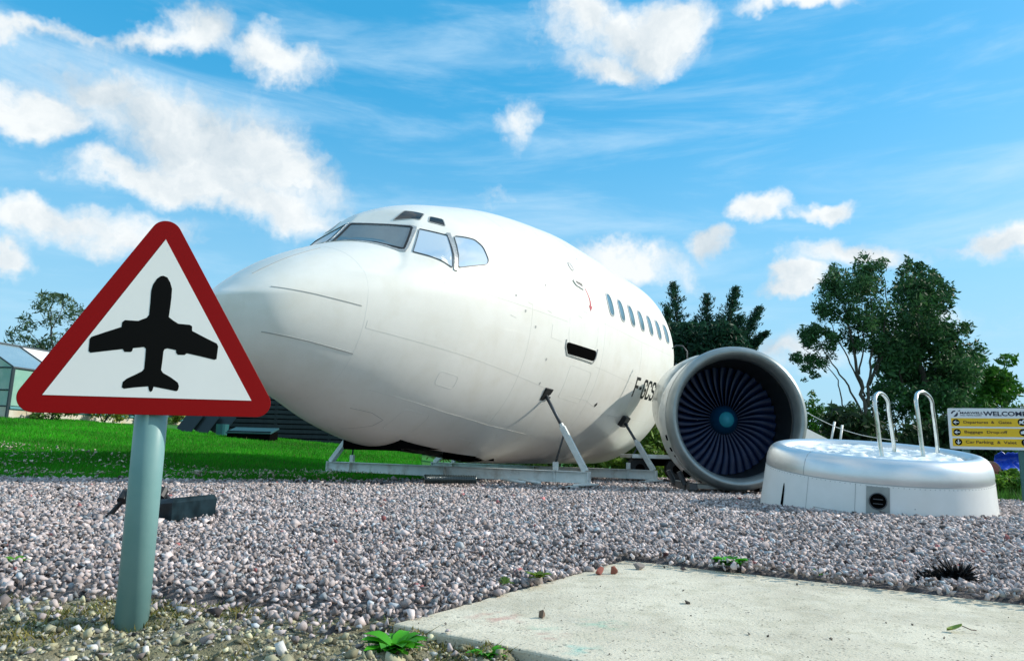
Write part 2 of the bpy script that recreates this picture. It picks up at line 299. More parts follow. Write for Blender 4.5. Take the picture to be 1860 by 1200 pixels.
def concrete():
    X = mat('weathered_concrete', (.69, .635, .50), .88, var=(.54, .49, .38), vscale=3, var2=(.50, .46, .34), v2scale=11, bump=.6, bscale=110, bdist=.005); nt = X.node_tree; N = nt.nodes; L = nt.links; b = N['Principled BSDF']
    src = b.inputs['Base Color'].links[0].from_socket; tc = [n for n in N if n.type == 'TEX_COORD'][0]
    def over(src, colr, fac):
        mx = N.new('ShaderNodeMix'); mx.data_type = 'RGBA'; mx.inputs['B'].default_value = (*colr, 1); L.new(src, mx.inputs['A']); L.new(fac, mx.inputs['Factor']); return mx.outputs['Result']
    def speck(sc, thr, w, amp):
        v = N.new('ShaderNodeTexVoronoi'); v.inputs['Scale'].default_value = sc; L.new(tc.outputs['Object'], v.inputs['Vector'])
        n = N.new('ShaderNodeTexNoise'); n.inputs['Scale'].default_value = sc * .23; L.new(tc.outputs['Object'], n.inputs['Vector'])
        a = N.new('ShaderNodeMath'); a.operation = 'SUBTRACT'; L.new(v.outputs['Distance'], a.inputs[0]); c = N.new('ShaderNodeMath'); c.operation = 'MULTIPLY_ADD'; L.new(n.outputs[0], c.inputs[0]); c.inputs[1].default_value = .5; c.inputs[2].default_value = thr - .25; L.new(c.outputs[0], a.inputs[1])
        mr = N.new('ShaderNodeMapRange'); mr.inputs['From Min'].default_value = w; mr.inputs['From Max'].default_value = 0; mr.inputs['To Max'].default_value = amp; L.new(a.outputs[0], mr.inputs['Value']); return mr.outputs[0]
    src = over(src, (.10, .08, .06), speck(75, .13, .06, .85)); src = over(src, (.22, .20, .16), speck(30, .08, .06, .7)); src = over(src, (.34, .33, .27), speck(150, .22, .10, .6)); src = over(src, (.62, .62, .55), speck(120, .12, .08, .5))
    for (x, y), r, cc, am in (((-.02, 1.93), .10, (.55, .22, .20), .5), ((.10, 1.78), .07, (.55, .20, .20), .5), ((.25, 1.90), .08, (.22, .55, .40), .45), ((.10, 1.83), .05, (.12, .50, .36), .55), ((.16, 1.66), .07, (.2, .55, .48), .5), ((.30, 2.75), .08, (.5, .33, .28), .3)):
        d = N.new('ShaderNodeVectorMath'); d.operation = 'DISTANCE'; L.new(tc.outputs['Object'], d.inputs[0]); d.inputs[1].default_value = (x, y, 0)
        n = N.new('ShaderNodeTexNoise'); n.inputs['Scale'].default_value = 22; n.inputs['Detail'].default_value = 6; L.new(tc.outputs['Object'], n.inputs['Vector'])
        a = N.new('ShaderNodeMapRange'); a.inputs['From Min'].default_value = r; a.inputs['From Max'].default_value = r * .3; L.new(d.outputs['Value'], a.inputs['Value'])
        c = N.new('ShaderNodeMapRange'); c.inputs['From Min'].default_value = .46; c.inputs['From Max'].default_value = .66; c.inputs['To Max'].default_value = am; L.new(n.outputs[0], c.inputs['Value'])
        q = N.new('ShaderNodeMath'); q.operation = 'MULTIPLY'; L.new(a.outputs[0], q.inputs[0]); L.new(c.outputs[0], q.inputs[1]); src = over(src, cc, q.outputs[0])
    def band(src, colr, sc, lo, hi, amp):
        n = N.new('ShaderNodeTexNoise'); n.inputs['Scale'].default_value = sc; n.inputs['Detail'].default_value = 8; n.inputs['Roughness'].default_value = .7; n.inputs['Distortion'].default_value = .6; L.new(tc.outputs['Object'], n.inputs['Vector'])
        q = N.new('ShaderNodeMapRange'); q.inputs['From Min'].default_value = lo; q.inputs['From Max'].default_value = hi; q.inputs['To Max'].default_value = amp; L.new(n.outputs[0], q.inputs['Value']); return over(src, colr, q.outputs[0])
    src = band(src, (.30, .27, .18), 2.2, .50, .72, .65); src = band(src, (.70, .68, .58), 6, .55, .75, .5); src = band(src, (.16, .15, .12), 38, .66, .74, .5)
    L.new(src, b.inputs['Base Color']); return X
M['concrete'] = concrete()
def slab():
    P = []
    o = SLAB[0]; LEN = 7.0
    def jag(a, b, n, amp, seed):
        r = random.Random(seed); return [a + (b - a) * i / n + np.array([r.uniform(-amp, amp), r.uniform(-amp, amp)]) for i in range(n)]
    c = [o, o + SU * LEN, o + SU * LEN + SV * SLW, o + SV * SLW]
    poly = jag(c[0], c[1], 90, .004, 1) + [c[1], c[2]] + jag(c[2], c[3], 40, .006, 2)[1:] + jag(c[3], c[0], 24, .005, 3)
    mb = MB().prism([(q[0], q[1]) for q in poly], -.11, 0.0)
    o = mb.build('concrete_slab', M['concrete']); bv = o.modifiers.new('bevel', 'BEVEL'); bv.width = .006; bv.segments = 2; bv.limit_method = 'ANGLE'; bv.angle_limit = 1.0
    tag(o, kind='structure')
slab()
# stones
def rock_variants(n, npts, seed):
    r = random.Random(seed); out = []
    for _ in range(n):
        bm = bmesh.new()
        for _ in range(npts):
            v = Vector((r.gauss(0, 1), r.gauss(0, 1), r.gauss(0, 1))).normalized() * r.uniform(.68, 1.2); bm.verts.new((v.x, v.y * .78, v.z * .62))
        h = bmesh.ops.convex_hull(bm, input=bm.verts[:]); bmesh.ops.delete(bm, geom=[g for g in h['geom_interior'] if isinstance(g, bmesh.types.BMVert)], context='VERTS')
        bmesh.ops.triangulate(bm, faces=bm.faces[:]); bmesh.ops.recalc_face_normals(bm, faces=bm.faces[:]); bm.verts.index_update()
        out.append((np.array([v.co[:] for v in bm.verts]), np.array([[v.index for v in f.verts] for f in bm.faces]))); bm.free()
    return out
def rotmats(n, tilt=1.0):
    a = rng.uniform(0, 2 * np.pi, n); b = rng.normal(0, .5 * tilt, n); c = rng.normal(0, .5 * tilt, n)
    ca, sa, cb, sb, cc, sc = np.cos(a), np.sin(a), np.cos(b), np.sin(b), np.cos(c), np.sin(c); z = np.zeros(n); o = np.ones(n)
    A = np.stack([ca, -sa, z, sa, ca, z, z, z, o], -1).reshape(n, 3, 3); B = np.stack([o, z, z, z, cb, -sb, z, sb, cb], -1).reshape(n, 3, 3); Cc = np.stack([cc, z, sc, z, o, z, -sc, z, cc], -1).reshape(n, 3, 3)
    return A @ B @ Cc
def scatter(name, P, S, cols, variants, m, parent=None, label=None, tilt=1.0):
    k = rng.integers(0, len(variants), len(P)); Rm = rotmats(len(P), tilt); Vs, Fs, Cs = [], [], []; off = 0
    for j, (v, f) in enumerate(variants):
        ix = np.where(k == j)[0]
        if not len(ix): continue
        q = np.einsum('nij,vj->nvi', Rm[ix], v) * S[ix][:, None, None] + P[ix][:, None, :]
        Vs.append(q.reshape(-1, 3)); Fs.append((f[None] + (np.arange(len(ix)) * len(v))[:, None, None] + off).reshape(-1, 3)); Cs.append(np.repeat(cols[ix], len(v), 0)); off += len(ix) * len(v)
    return npmesh(name, np.concatenate(Vs), np.concatenate(Fs), m, np.concatenate(Cs), parent)
def gravel():
    var = rock_variants(18, 8, 3); PX, PY, PS = [], [], []
    for y0, y1, sp, r in ((1.4, 3.4, .0185, .0130), (3.4, 5.4, .0255, .0172), (5.4, 8.0, .035, .0215), (8.0, 14.8, .053, .029)):
        ys_ = np.arange(y0, y1, sp)
        for yy in ys_:
            w = .77 * yy + 1.1; xx = np.arange(-w, w, sp); PX.append(xx + rng.uniform(-.5, .5, len(xx)) * sp); PY.append(yy + rng.uniform(-.5, .5, len(xx)) * sp); PS.append(np.full(len(xx), r))
    x, y, s = map(np.concatenate, (PX, PY, PS)); s = s * np.exp(rng.normal(0, .26, len(x)))
    d = dirt(x, y); sl_ = in_slab(x, y, -.012 - .0) ; u, v = slabuv(x, y)
    near = sl_ & (v > SLW - .05 - .05 * vnoise(x, y, 3, 9)) | (sl_ & (u < .05 * vnoise(x, y, 5, 2)))
    keep = (lawn_edge(x, y) < .1) & (~sl_ | (near & (rng.random(len(x)) < .5))) & (rng.random(len(x)) > d ** .7 * .975) & ~((y > 9.6) & (x > 4.6))
    keep &= ((x - 3.33) ** 2 + (y - 6.6) ** 2 > .90 ** 2) & ((x + .884) ** 2 + (y - 1.8) ** 2 > .002)
    x, y, s, d = x[keep], y[keep], s[keep], d[keep]
    z = H(x, y) + .05 * in_slab(x, y, .0) + d * soil_rough(x, y) + s * .15 + rng.uniform(-.006, .012, len(x)) + .02 * np.exp(-((np.abs(slabuv(x, y)[1] - SLW)) / .15) ** 2)
    z = np.maximum(z, np.where(in_slab(x, y), s * .45, -9))
    g = np.clip(rng.normal(.38, .14, len(x)), .06, .75); t = rng.random(len(x)); c = np.stack([g * 1.10, g * .95, g * .92], -1)
    k = t < .12; c[k] = np.stack([g * 1.05, g * .90, g * .90], -1)[k]; k = (t > .12) & (t < .22); c[k] = np.stack([g * .86, g * .92, g * .98], -1)[k]
    k = (t > .22) & (t < .224); c[k] = np.stack([g * .95, g * .38, g * .38], -1)[k]; k = (t > .228) & (t < .25); c[k] = np.stack([g * 1.2, g * .95, g * .9], -1)[k]
    tag(scatter('gravel', np.stack([x, y, z], -1), s, c, var, M['stone'], tilt=1.5), 'pinkish grey crushed stone gravel spread round the aircraft', 'gravel', kind='stuff')
    # soil pebbles
    n = 52000; x = rng.uniform(-2.8, 1.4, n); y = rng.uniform(.95, 2.6, n); keep = (dirt(x, y) > rng.uniform(.1, .9, n)) & ~in_slab(x, y, .01) & ((x + .884) ** 2 + (y - 1.8) ** 2 > .0022); x, y = x[keep], y[keep]
    s = .0048 * np.exp(rng.normal(0, .55, len(x))); z = H(x, y) + soil_rough(x, y) + s * .3
    g = np.clip(rng.normal(.34, .15, len(x)), .06, .75); c = np.stack([g * 1.03, g * .98, g * .66], -1); k = rng.random(len(x)) < .3; c[k] = np.stack([g, g * .98, g * .92], -1)[k]
    tag(scatter('soil_pebbles', np.stack([x, y, z], -1), s, c, rock_variants(6, 9, 8), M['stone']), 'small olive and yellow pebbles and crumbs on the foreground soil', 'pebbles', kind='stuff')
gravel()
def moss():
    n = 60000; x = rng.uniform(-2.4, .5, n); y = rng.uniform(1.0, 2.5, n); k = (dirt(x, y) > .35) & ~in_slab(x, y, .0) & (vnoise(x, y, 6, 21) > .45 + .2 * rng.random(n)); x, y = x[k], y[k]; n = len(x)
    a = rng.uniform(0, 6.283, n); h = .011 * np.exp(rng.normal(0, .45, n)); z = H(x, y) + soil_rough(x, y) - .002; p = np.stack([x, y, z], -1); w = np.stack([np.cos(a), np.sin(a), 0 * a], -1) * .0024; tip = p + np.stack([rng.normal(0, .7, n) * h, rng.normal(0, .7, n) * h, h], -1)
    g = np.clip(rng.normal(1, .3, n), .3, 2); c = np.stack([.22 * g, .19 * g, .05 * g], -1); q = rng.random(n) < .3; c[q] = np.stack([.11 * g, .15 * g, .03 * g], -1)[q]
    tag(npmesh('moss', np.stack([p - w, p + w, tip], 1).reshape(-1, 3), np.arange(3 * n).reshape(-1, 3), M['grass'], np.repeat(c, 3, 0)), 'olive and yellow moss and dry stubble on the foreground soil', 'moss', kind='stuff')
moss()
# grass blades and fallen petals
def blades(name, x, y, h, w, cols, m, lean=.5):
    n = len(x); a = rng.uniform(0, 2 * np.pi, n); z = H(x, y) - .06; l = rng.uniform(0, lean, n) * h; b = rng.uniform(0, 2 * np.pi, n)
    p = np.stack([x, y, z], -1); dx = np.stack([np.cos(a), np.sin(a), 0 * a], -1) * (w / 2)[:, None]; tip = p + np.stack([np.cos(b) * l, np.sin(b) * l, h], -1)
    V = np.stack([p - dx, p + dx, tip], 1).reshape(-1, 3); return npmesh(name, V, np.arange(3 * n).reshape(-1, 3), m, np.repeat(cols, 3, 0))
def lawn():
    n = 270000; t = rng.random(n) ** 1.35; y = 7.4 + 15 * t; x = rng.uniform(-.90, -.12, n) * y; k = (lawn_edge(x, y) > -.05); x, y = x[k], y[k]; n = len(x)
    g = np.clip(rng.normal(1, .25, n), .4, 1.8) * (.75 + .5 * vnoise(x, y, 1.1, 3)); c = np.stack([.030 * g, .29 * g, .004 * g], -1) * (.8 + .45 * vnoise(x, y, .35, 12))[:, None]
    k = rng.random(n) < .06; c[k] = np.stack([.16 * g, .17 * g, .05 * g], -1)[k]
    tag(blades('grass', x, y, .03 * np.exp(rng.normal(0, .3, n)) + .055 + .001 * y, .008 + .0013 * y, c, M['grass']), 'short bright green mown grass behind the gravel', 'grass', kind='stuff')
    n = 2300; y = 7.5 + 4.5 * rng.random(n) ** 1.3; x = rng.uniform(-.76, -.18, n) * y; k = (lawn_edge(x, y) > 0) & (vnoise(x, y, .8, 5) > .35); x, y = x[k], y[k]
    g = rng.uniform(.25, .65, len(x)); c = np.stack([g, g * .92, g * .72], -1)
    tag(scatter('fallen_leaves', np.stack([x, y, H(x, y) + .045], -1), .017 * np.exp(rng.normal(0, .45, len(x))), c, [(a * [1, 1, .2], b) for a, b in rock_variants(3, 7, 5)], M['stone'], tilt=1.6), 'pale dry leaves scattered over the shaded grass', 'leaf litter', kind='stuff')
    # right hand verge
    n = 16000; y = rng.uniform(9.5, 13, n); x = rng.uniform(4.4, 10, n); k = vnoise(x, y, 1.6, 4) > .18; x, y = x[k], y[k]; g = np.clip(rng.normal(1, .3, len(x)), .3, 1.9)
    c = np.stack([.05 * g, .16 * g, .018 * g], -1)
    tag(blades('verge_grass', x, y, .10 * np.exp(rng.normal(0, .4, len(x))) + .05, np.full(len(x), .016), c, M['grass'], .8), 'rough green grass verge behind the airport style board', 'grass', kind='stuff')
lawn()
# ------------------------------------------------------------------ aircraft
XK = np.array([0, .08, .3, .7, 1.2, 1.8, 2.5, 3.3, 4.2, 5.2, 6.0, 9.6]); TK = np.sqrt(XK)
topN = np.array([-.515, -.42, -.22, .07, .325, .565, .78, 1.05, 1.4, 1.7, 1.8, 1.8])
topC = np.array([-.515, -.42, -.27, -.06, .42, .83, 1.212, 1.458, 1.67, 1.80, 1.87, 1.88])
bot = np.array([-.515, -.80, -1.10, -1.32, -1.52, -1.755, -1.93, -2.02, -2.09, -2.14, -2.15, -2.15])
wid = np.array([0, .255, .52, .765, 1.01, 1.255, 1.48, 1.645, 1.765, 1.85, 1.88, 1.88])
zck = np.array([-.515, -.50, -.468, -.404, -.325, -.229, -.138, -.07, -.017, 0, 0, 0])
def pchip(x, yk):
    xk = TK; h = np.diff(xk); d = np.diff(yk) / h; mm = np.zeros_like(yk)
    for i in range(1, len(xk) - 1):
        if d[i - 1] * d[i] > 0: w1 = 2 * h[i] + h[i - 1]; w2 = h[i] + 2 * h[i - 1]; mm[i] = (w1 + w2) / (w1 / d[i - 1] + w2 / d[i])
    mm[0] = d[0]; mm[-1] = d[-1]; i = np.clip(np.searchsorted(xk, x) - 1, 0, len(xk) - 2); t = (x - xk[i]) / h[i]
    return (2 * t**3 - 3 * t**2 + 1) * yk[i] + (t**3 - 2 * t**2 + t) * h[i] * mm[i] + (-2 * t**3 + 3 * t**2) * yk[i + 1] + (t**3 - t**2) * h[i] * mm[i + 1]
def smin(a, b, k): h = np.clip(.5 + .5 * (b - a) / k, 0, 1); return b + (a - b) * h - k * h * (1 - h)
XCUT = 9.377
def S(x, th, off=0.0):      # fuselage skin: station x, angle th (0 = port side, 90 = crown); local y points to starboard
    x = np.asarray(x, float); th = np.asarray(th, float); x, th = np.broadcast_arrays(x, th)
    def core(x, th):
        t = np.sqrt(np.maximum(x, 0)); zc = pchip(t, zck); w = np.maximum(pchip(t, wid), 1e-4); c, s = np.cos(th), np.sin(th)
        def er(top, bt): h = np.where(s > 0, np.maximum(top - zc, 1e-4), np.maximum(zc - bt, 1e-4)); return 1 / np.sqrt((c / w) ** 2 + (s / h) ** 2)
        bt = pchip(t, bot); rN = er(pchip(t, topN), bt); rC = er(pchip(t, topC), bt); r = rC
        for (nx_, ny_, nz_, cc) in ((-.697, .286, .657, -.745), (-.479, .628, .613, -.045)):
            for sg in (1, -1):
                den = ny_ * sg * c + nz_ * s; rp = np.where(den > .02, (cc - nx_ * x - nz_ * zc) / np.maximum(den, .02), 99.)
                z = zc + rC * s; wt = sm(z, -.1, .18) * (1 - sm(x, 2.5, 3.1)); rp = np.maximum(rp, .05); rr = smin(r, rp, .035); r = r + (rr - r) * wt
        k = .018; r = -smin(-r, -rN, k)
        return np.stack([x, -r * c, zc + r * s], -1)
    P = core(x, th)
    if off is 0.0: return P
    e = 1e-3; dx = core(x + e, th) - core(np.maximum(x - e, 1e-6), th); dt = core(x, th + e) - core(x, th - e); n = np.cross(dt, dx); n /= np.maximum(np.linalg.norm(n, axis=-1, keepdims=True), 1e-12)
    ctr = np.stack([x, 0 * x, pchip(np.sqrt(np.maximum(x, 0)), zck)], -1); sg = np.sign(((P - ctr) * n).sum(-1, keepdims=True)); sg[sg == 0] = 1
    return P + n * sg * off, n * sg
def thz(x, z):              # angle of the port side point at station x and height z
    lo, hi = -math.pi / 2, math.pi / 2
    for _ in range(40):
        mid = (lo + hi) / 2
        if S(np.array([x]), np.array([mid]))[0, 2] < z: lo = mid
        else: hi = mid
    return (lo + hi) / 2
def th3(p): return math.atan2(p[2] - float(pchip(math.sqrt(p[0]), zck)), p[1])      # p = (x, port, z)
AIR = empty('airliner_nose_section', (NX, NY, 0), (0, 0, math.atan2(AS, AC)))
tag(AIR, 'white airliner front fuselage with cockpit, cut off behind the first cabin windows, on steel beams', 'aircraft')
ZL = 2.371
def air(V): V = np.array(V, float); V[..., 2] += ZL; return V
def fuselage():
    xs = np.concatenate([[1e-7, .0001], np.linspace(0.02, 1, 44) ** 2 * 1.2, np.arange(1.22, 3.1, .02), np.linspace(3.14, XCUT, 90)]); n = 320
    th = np.linspace(0, 2 * np.pi, n, endpoint=False); XX, TT = np.meshgrid(xs, th, indexing='ij'); P = air(S(XX, TT)).reshape(-1, 3)
    i = np.arange(len(xs) - 1)[:, None] * n + np.arange(n)[None]; j = np.arange(len(xs) - 1)[:, None] * n + (np.arange(n)[None] + 1) % n
    Q = np.stack([i, i + n, j + n, j], -1).reshape(-1, 4); c = P[Q].mean(1)
    g = (c[:, 0] > 2.52 - .0) & (c[:, 0] < 4.75) & (np.abs(c[:, 1]) < .43 - .10 * sm(c[:, 0], 4.3, 4.75)) & (c[:, 2] < ZL - 1)
    Q = Q[~g]
    o = npmesh('body', P, Q, M['skin'], parent=AIR, quads=True, smooth=True)
    mb = MB().box((3.63, 0, ZL - 1.42), (2.3, .9, .04)); mb.box((2.50, 0, ZL - 1.68), (.03, .9, .6)); mb.box((4.78, 0, ZL - 1.75), (.03, .9, .7))
    for s in (-1, 1): mb.box((3.63, s * .45, ZL - 1.68), (2.3, .02, .55))
    mb.build('nose_gear_bay', M['void'], AIR)
    # aft end: metal frame ring and dark bulkhead
    r1 = air(S(np.full(160, XCUT + .03), np.linspace(0, 2 * np.pi, 160, endpoint=False))) ; ctr = np.array([XCUT + .03, 0, ZL - .1])
    r0 = air(S(np.full(160, XCUT), np.linspace(0, 2 * np.pi, 160, endpoint=False))); r0 = ctr + (r0 - ctr) * .995; r1 = ctr + (r1 - ctr) * .985; r1[:, 0] = XCUT + .035
    r2 = ctr + (r1 - ctr) * .95; V = np.concatenate([r0, r1, r2]); k = np.arange(160); k2 = (k + 1) % 160
    mk('aft_frame', V, list(map(tuple, np.stack([k, k + 160, k2 + 160, k2], -1))) + list(map(tuple, np.stack([k + 160, k + 320, k2 + 320, k2 + 160], -1))), M['frame'], AIR)
    mk('aft_bulkhead', r2 * [1, .999, 1] - [.02, 0, 0], [tuple(range(160))], M['frame'], AIR)
fuselage()
def seg(pts, n=12):
    out = []
    for a, b in zip(pts[:-1], pts[1:]):
        for i in range(n): out.append(tuple(a[j] + (b[j] - a[j]) * i / n for j in range(len(a))))
    return out + [tuple(pts[-1])]
def ribbon(name, xt, w, m, off=.0025, closed=False, parent=None, thick=True):
    xt = np.array(xt); P, Nn = S(xt[:, 0], xt[:, 1], off); P0 = air(P); T = np.gradient(P, axis=0)
    if closed: T[0] = P[1] - P[-1]; T[-1] = P[0] - P[-2]
    T /= np.linalg.norm(T, axis=1)[:, None]; B = np.cross(Nn, T); ws = np.full(len(P), w) if np.isscalar(w) else np.array(w)
    a = P0 - B * ws[:, None] / 2; b = P0 + B * ws[:, None] / 2; n = len(P)
    V = np.concatenate([a, b, a - Nn * (off + .004), b - Nn * (off + .004)]); f = []
    for i in range(n if closed else n - 1):
        j = (i + 1) % n; f += [(i, j, n + j, n + i), (i, 2 * n + i, 2 * n + j, j), (n + i, n + j, 3 * n + j, 3 * n + i)]
    return mk(name, V, f, m, parent or AIR)
def xz(pts, n=10):          # port side poly line given by station and height
    return [(x, thz(x, z)) for x, z in seg(pts, n)]
def rounded(poly, r, k=5):   # round the corners of a 2D polygon
    out = []; n = len(poly)
    for i in range(n):
        p = np.array(poly[i]); a = np.array(poly[i - 1]) - p; b = np.array(poly[(i + 1) % n]) - p; la, lb = np.linalg.norm(a), np.linalg.norm(b); q = min(r, la * .45, lb * .45)
        p0 = p + a / la * q; p1 = p + b / lb * q
        for j in range(k + 1): t = j / k; out.append(tuple((1 - t) ** 2 * p0 + 2 * t * (1 - t) * p + t * t * p1))
    return out
def dens(poly, n=6): return seg(list(poly) + [poly[0]], n)[:-1]
def patch(name, outl, off, m, parent=None, rings=7, smooth=True):
    o = np.array(outl); c = o.mean(0); V = []; n = len(o)
    for k in range(rings, 0, -1): q = c + (o - c) * k / rings; V.append(air(S(q[:, 0], q[:, 1], off)[0]))
    V.append(air(S(c[0:1], c[1:2], off)[0])); V = np.concatenate(V); f = []
    for k in range(rings - 1):
        for i in range(n): j = (i + 1) % n; f.append((k * n + i, k * n + j, (k + 1) * n + j, (k + 1) * n + i))
    for i in range(n): f.append(((rings - 1) * n + i, (rings - 1) * n + (i + 1) % n, rings * n))
    return mk(name, V, f, m, parent or AIR, smooth)
def window(name, corners, rad, fw, glass, fm, off=.003, foff=.012, frame_name='window_frame'):
    c2 = [(p[0], th3(p)) for p in corners]; sc = 1.3   # angle to metres is roughly 1.3
    loc = rounded([(a, b * sc) for a, b in c2], rad); loc = [(a, b / sc) for a, b in dens(loc, 3)]
    o = patch(name, loc, off, glass)
    ribbon(frame_name, loc, fw, fm, foff, closed=True, parent=o)
    return o
W1 = [(1.80, .045, .775), (2.05, .80, .70), (1.755, .95, .345), (1.475, .05, .44)]
W2 = [(2.095, .895, .695), (2.355, 1.13, .65), (2.165, 1.315, .155), (1.80, 1.03, .30)]
W3 = [(2.425, 1.16, .645), (2.71, 1.29, .665), (2.785, 1.36, .58), (2.785, 1.45, .39), (2.73, 1.46, .325), (2.245, 1.34, .175)]
for sg in (1, -1):
    g = [(a, b * sg, c) for a, b, c in W1]; window('windscreen_pane', g, .03, .028, M['glass_dark'], M['black'], .004, .010)
    gg = [(1.80, .02 * sg, .79), (2.075, .845 * sg, .715), (1.745, .985 * sg, .325), (1.455, .02 * sg, .415)]
    ribbon('windscreen_frame', [(p[0], th3(p)) for p in seg(gg + [gg[0]], 10)[:-1]], .05, M['frame'], .007, closed=True)
    g = [(a, b * sg, c) for a, b, c in W2]; window('side_window_pane', g, .02, .009, M['glass_side'], M['rod'])
    g = [(a, b * sg, c) for a, b, c in W3]; window('side_window_pane', g, .04, .008, M['glass_side'], M['rod'])
    ribbon('window_pillar', [(p[0], th3(p)) for p in seg([(2.39, 1.13 * sg, .70), (2.20, 1.34 * sg, .13)], 14)], .05, M['frame'], .014)
    for e in ([(2.236, .515, .984), (2.35, .745, .955), (2.20, .80, .835), (2.04, .52, .86)], [(2.37, .825, .935), (2.50, .935, .915), (2.435, 1.03, .80), (2.28, .88, .835)]):
        window('eyebrow_window', [(a, b * sg, c) for a, b, c in e], .025, .012, M['glass_black'], M['seam'], .003, .006)
for x_, yy in ((1.50, .30), (1.55, .48)):   # small wiper studs
    p = S(np.array([x_]), np.array([th3((x_, yy, .40))]), .0)[0]; p = air(p)
    MB().box(p[0] + np.array([-.02, 0, .03]), (.02, .02, .06)).build('wiper_stud', M['galv'], AIR)
# cabin windows
for k in range(7):
    x0 = 5.983 + .508 * k; zz = .42; loc = []
    for q in range(28):
        a = 2 * math.pi * q / 28; ca, sa = math.cos(a), math.sin(a); ex = .115 * math.copysign(abs(ca) ** .72, ca); ez = .185 * math.copysign(abs(sa) ** .72, sa); loc.append((x0 + ex, thz(x0 + ex, zz + ez)))
    o = patch('cabin_window', loc, .003, M['cabin_pane'], rings=3); ribbon('window_ring', loc, .026, M['cabin_ring'], .008, closed=True, parent=o)
# door, handle, peep window, sill
D0, D1 = 4.50, 5.40
door_out = rounded([(D0, -.42), (D0, 1.36), (D1, 1.36), (D1, -.42)], .17, 6)
def door():
    path = dens(door_out, 8); xt = [(x, thz(x, z)) for x, z in path]; d = ribbon('door', xt, .007, M['seam_soft'], .0015, closed=True)
    d['label'] = 'closed forward cabin door outline with dark sill gap'
    loc = [(x, thz(x, z)) for x, z in dens(rounded([(4.47, -.40), (4.50, -.56), (5.40, -.57), (5.43, -.41)], .07), 5)]
    patch('door_sill_gap', loc, .004, M['void'], d); ribbon('sill_edge', [(x, thz(x, z)) for x, z in seg([(4.455, -.37), (4.46, -.47), (4.54, -.575), (5.36, -.60), (5.43, -.52), (5.445, -.38)], 8)], .022, M['frame'], .010, parent=d)
    c = (4.87, .80); loc = [(c[0] + .055 * math.cos(a), thz(c[0] + .055 * math.cos(a), c[1] + .062 * math.sin(a))) for a in np.linspace(0, 2 * np.pi, 20, endpoint=False)]
    patch('door_viewer', loc, .004, M['frame'], d, 3); ribbon('viewer_ring', loc, .018, M['seam'], .008, closed=True, parent=d)
    loc = [(x, thz(x, z)) for x, z in dens(rounded([(4.70, .44), (4.70, .60), (5.05, .58), (5.05, .42)], .06), 4)]
    ribbon('handle_recess', loc, .012, M['frame'], .004, closed=True, parent=d)
    loc2 = [(x, thz(x, z)) for x, z in dens(rounded([(4.83, .50), (4.83, .57), (5.02, .56), (5.02, .49)], .03), 4)]; patch('handle_well', loc2, .004, M['black'], d, 3)
    ribbon('door_handle', [(x, thz(x, z)) for x, z in seg([(4.74, .55), (4.80, .50), (5.0, .47)], 6)], .035, M['galv'], .02, parent=d)
    arc = [(5.085 + .085 * math.sin(t) - .0, .20 + .30 * (1 - (t / 2.4))) for t in np.linspace(0, 2.1, 12)]
    ribbon('red_arrow', [(x, thz(x, z)) for x, z in arc], list(np.linspace(.02, .045, 12)), M['red_arrow'], .003, parent=d)
    e = arc[-1]; ha = [(e[0] - .055, e[1] + .0), (e[0] + .06, e[1] + .0), (e[0] - .015, e[1] - .085)]; patch('arrow_head', [(x, thz(x, z)) for x, z in dens(ha, 4)], .0035, M['red_arrow'], d, 2)
door()
# panel seams, lightning strips, hatches, ports
rg = list(np.linspace(-2.0, 4.6, 120)); ribbon('radome_seam', [(1.115, t) for t in np.linspace(-1.5, math.pi + 1.5, 140)], .0022, mat('radome_gap', (.72, .73, .71), .5), .0010)
for a, w_ in ((((.26, -.40), (.60, -.425), (1.06, -.477)), .008), (((.26, -.85), (.66, -.90), (1.118, -.974)), .011)):
    ribbon('lightning_strip', xz(a, 12), w_, M['seam'], .004)
ribbon('lightning_strip', [(x, math.radians(62)) for x in np.linspace(.3, 1.05, 20)], .007, M['seam'], .004)
for p_ in ([(1.15, -.62), (1.15, -.70), (2.6, -.86), (4.3, -1.07)], [(1.5, -1.32), (2.6, -1.50), (3.6, -1.62), (4.6, -1.70)], [(5.5, -.64), (7.0, -.72), (9.3, -.78)], [(2.0, -.05), (3.6, -.10), (4.45, -.12)], [(3.0, -1.86), (3.3, -1.80), (3.6, -1.83), (3.7, -1.9)],
           [(5.0, -1.12), (5.6, -1.14), (5.9, -1.20), (6.3, -1.20)], [(4.05, -.22), (4.05, -.40), (4.35, -.42)], [(5.6, .05), (7.2, .02), (9.3, 0)], [(6.8, -1.3), (8.2, -1.32), (9.3, -1.32)]):
    ribbon('panel_seam', xz(p_, 12), .0065, M['seam_soft'], .0015)
for x_ in (3.55, 5.66, 7.4): ribbon('panel_seam', [(x_, t) for t in np.linspace(-.95, math.pi / 2 + .6, 90)], .003, M['seam_soft'], .001)
for r_ in ([(4.72, -.70), (4.72, -1.16), (5.42, -1.20), (5.42, -.74)], [(2.05, -1.50), (2.05, -1.72), (2.45, -1.78), (2.45, -1.55)], [(2.2, -1.05), (2.2, -1.20), (2.5, -1.24), (2.5, -1.09)]):
    ribbon('access_hatch', [(x, thz(x, z)) for x, z in dens(rounded(r_, .05), 6)], .0055, M['seam_soft'], .0015, closed=True)
ribbon('access_hatch', [(x, thz(x, z)) for x, z in seg([(1.5, -1.52), (1.75, -1.56), (1.95, -1.63), (1.93, -1.70), (1.70, -1.76)], 6)], .006, M['seam'], .0015)
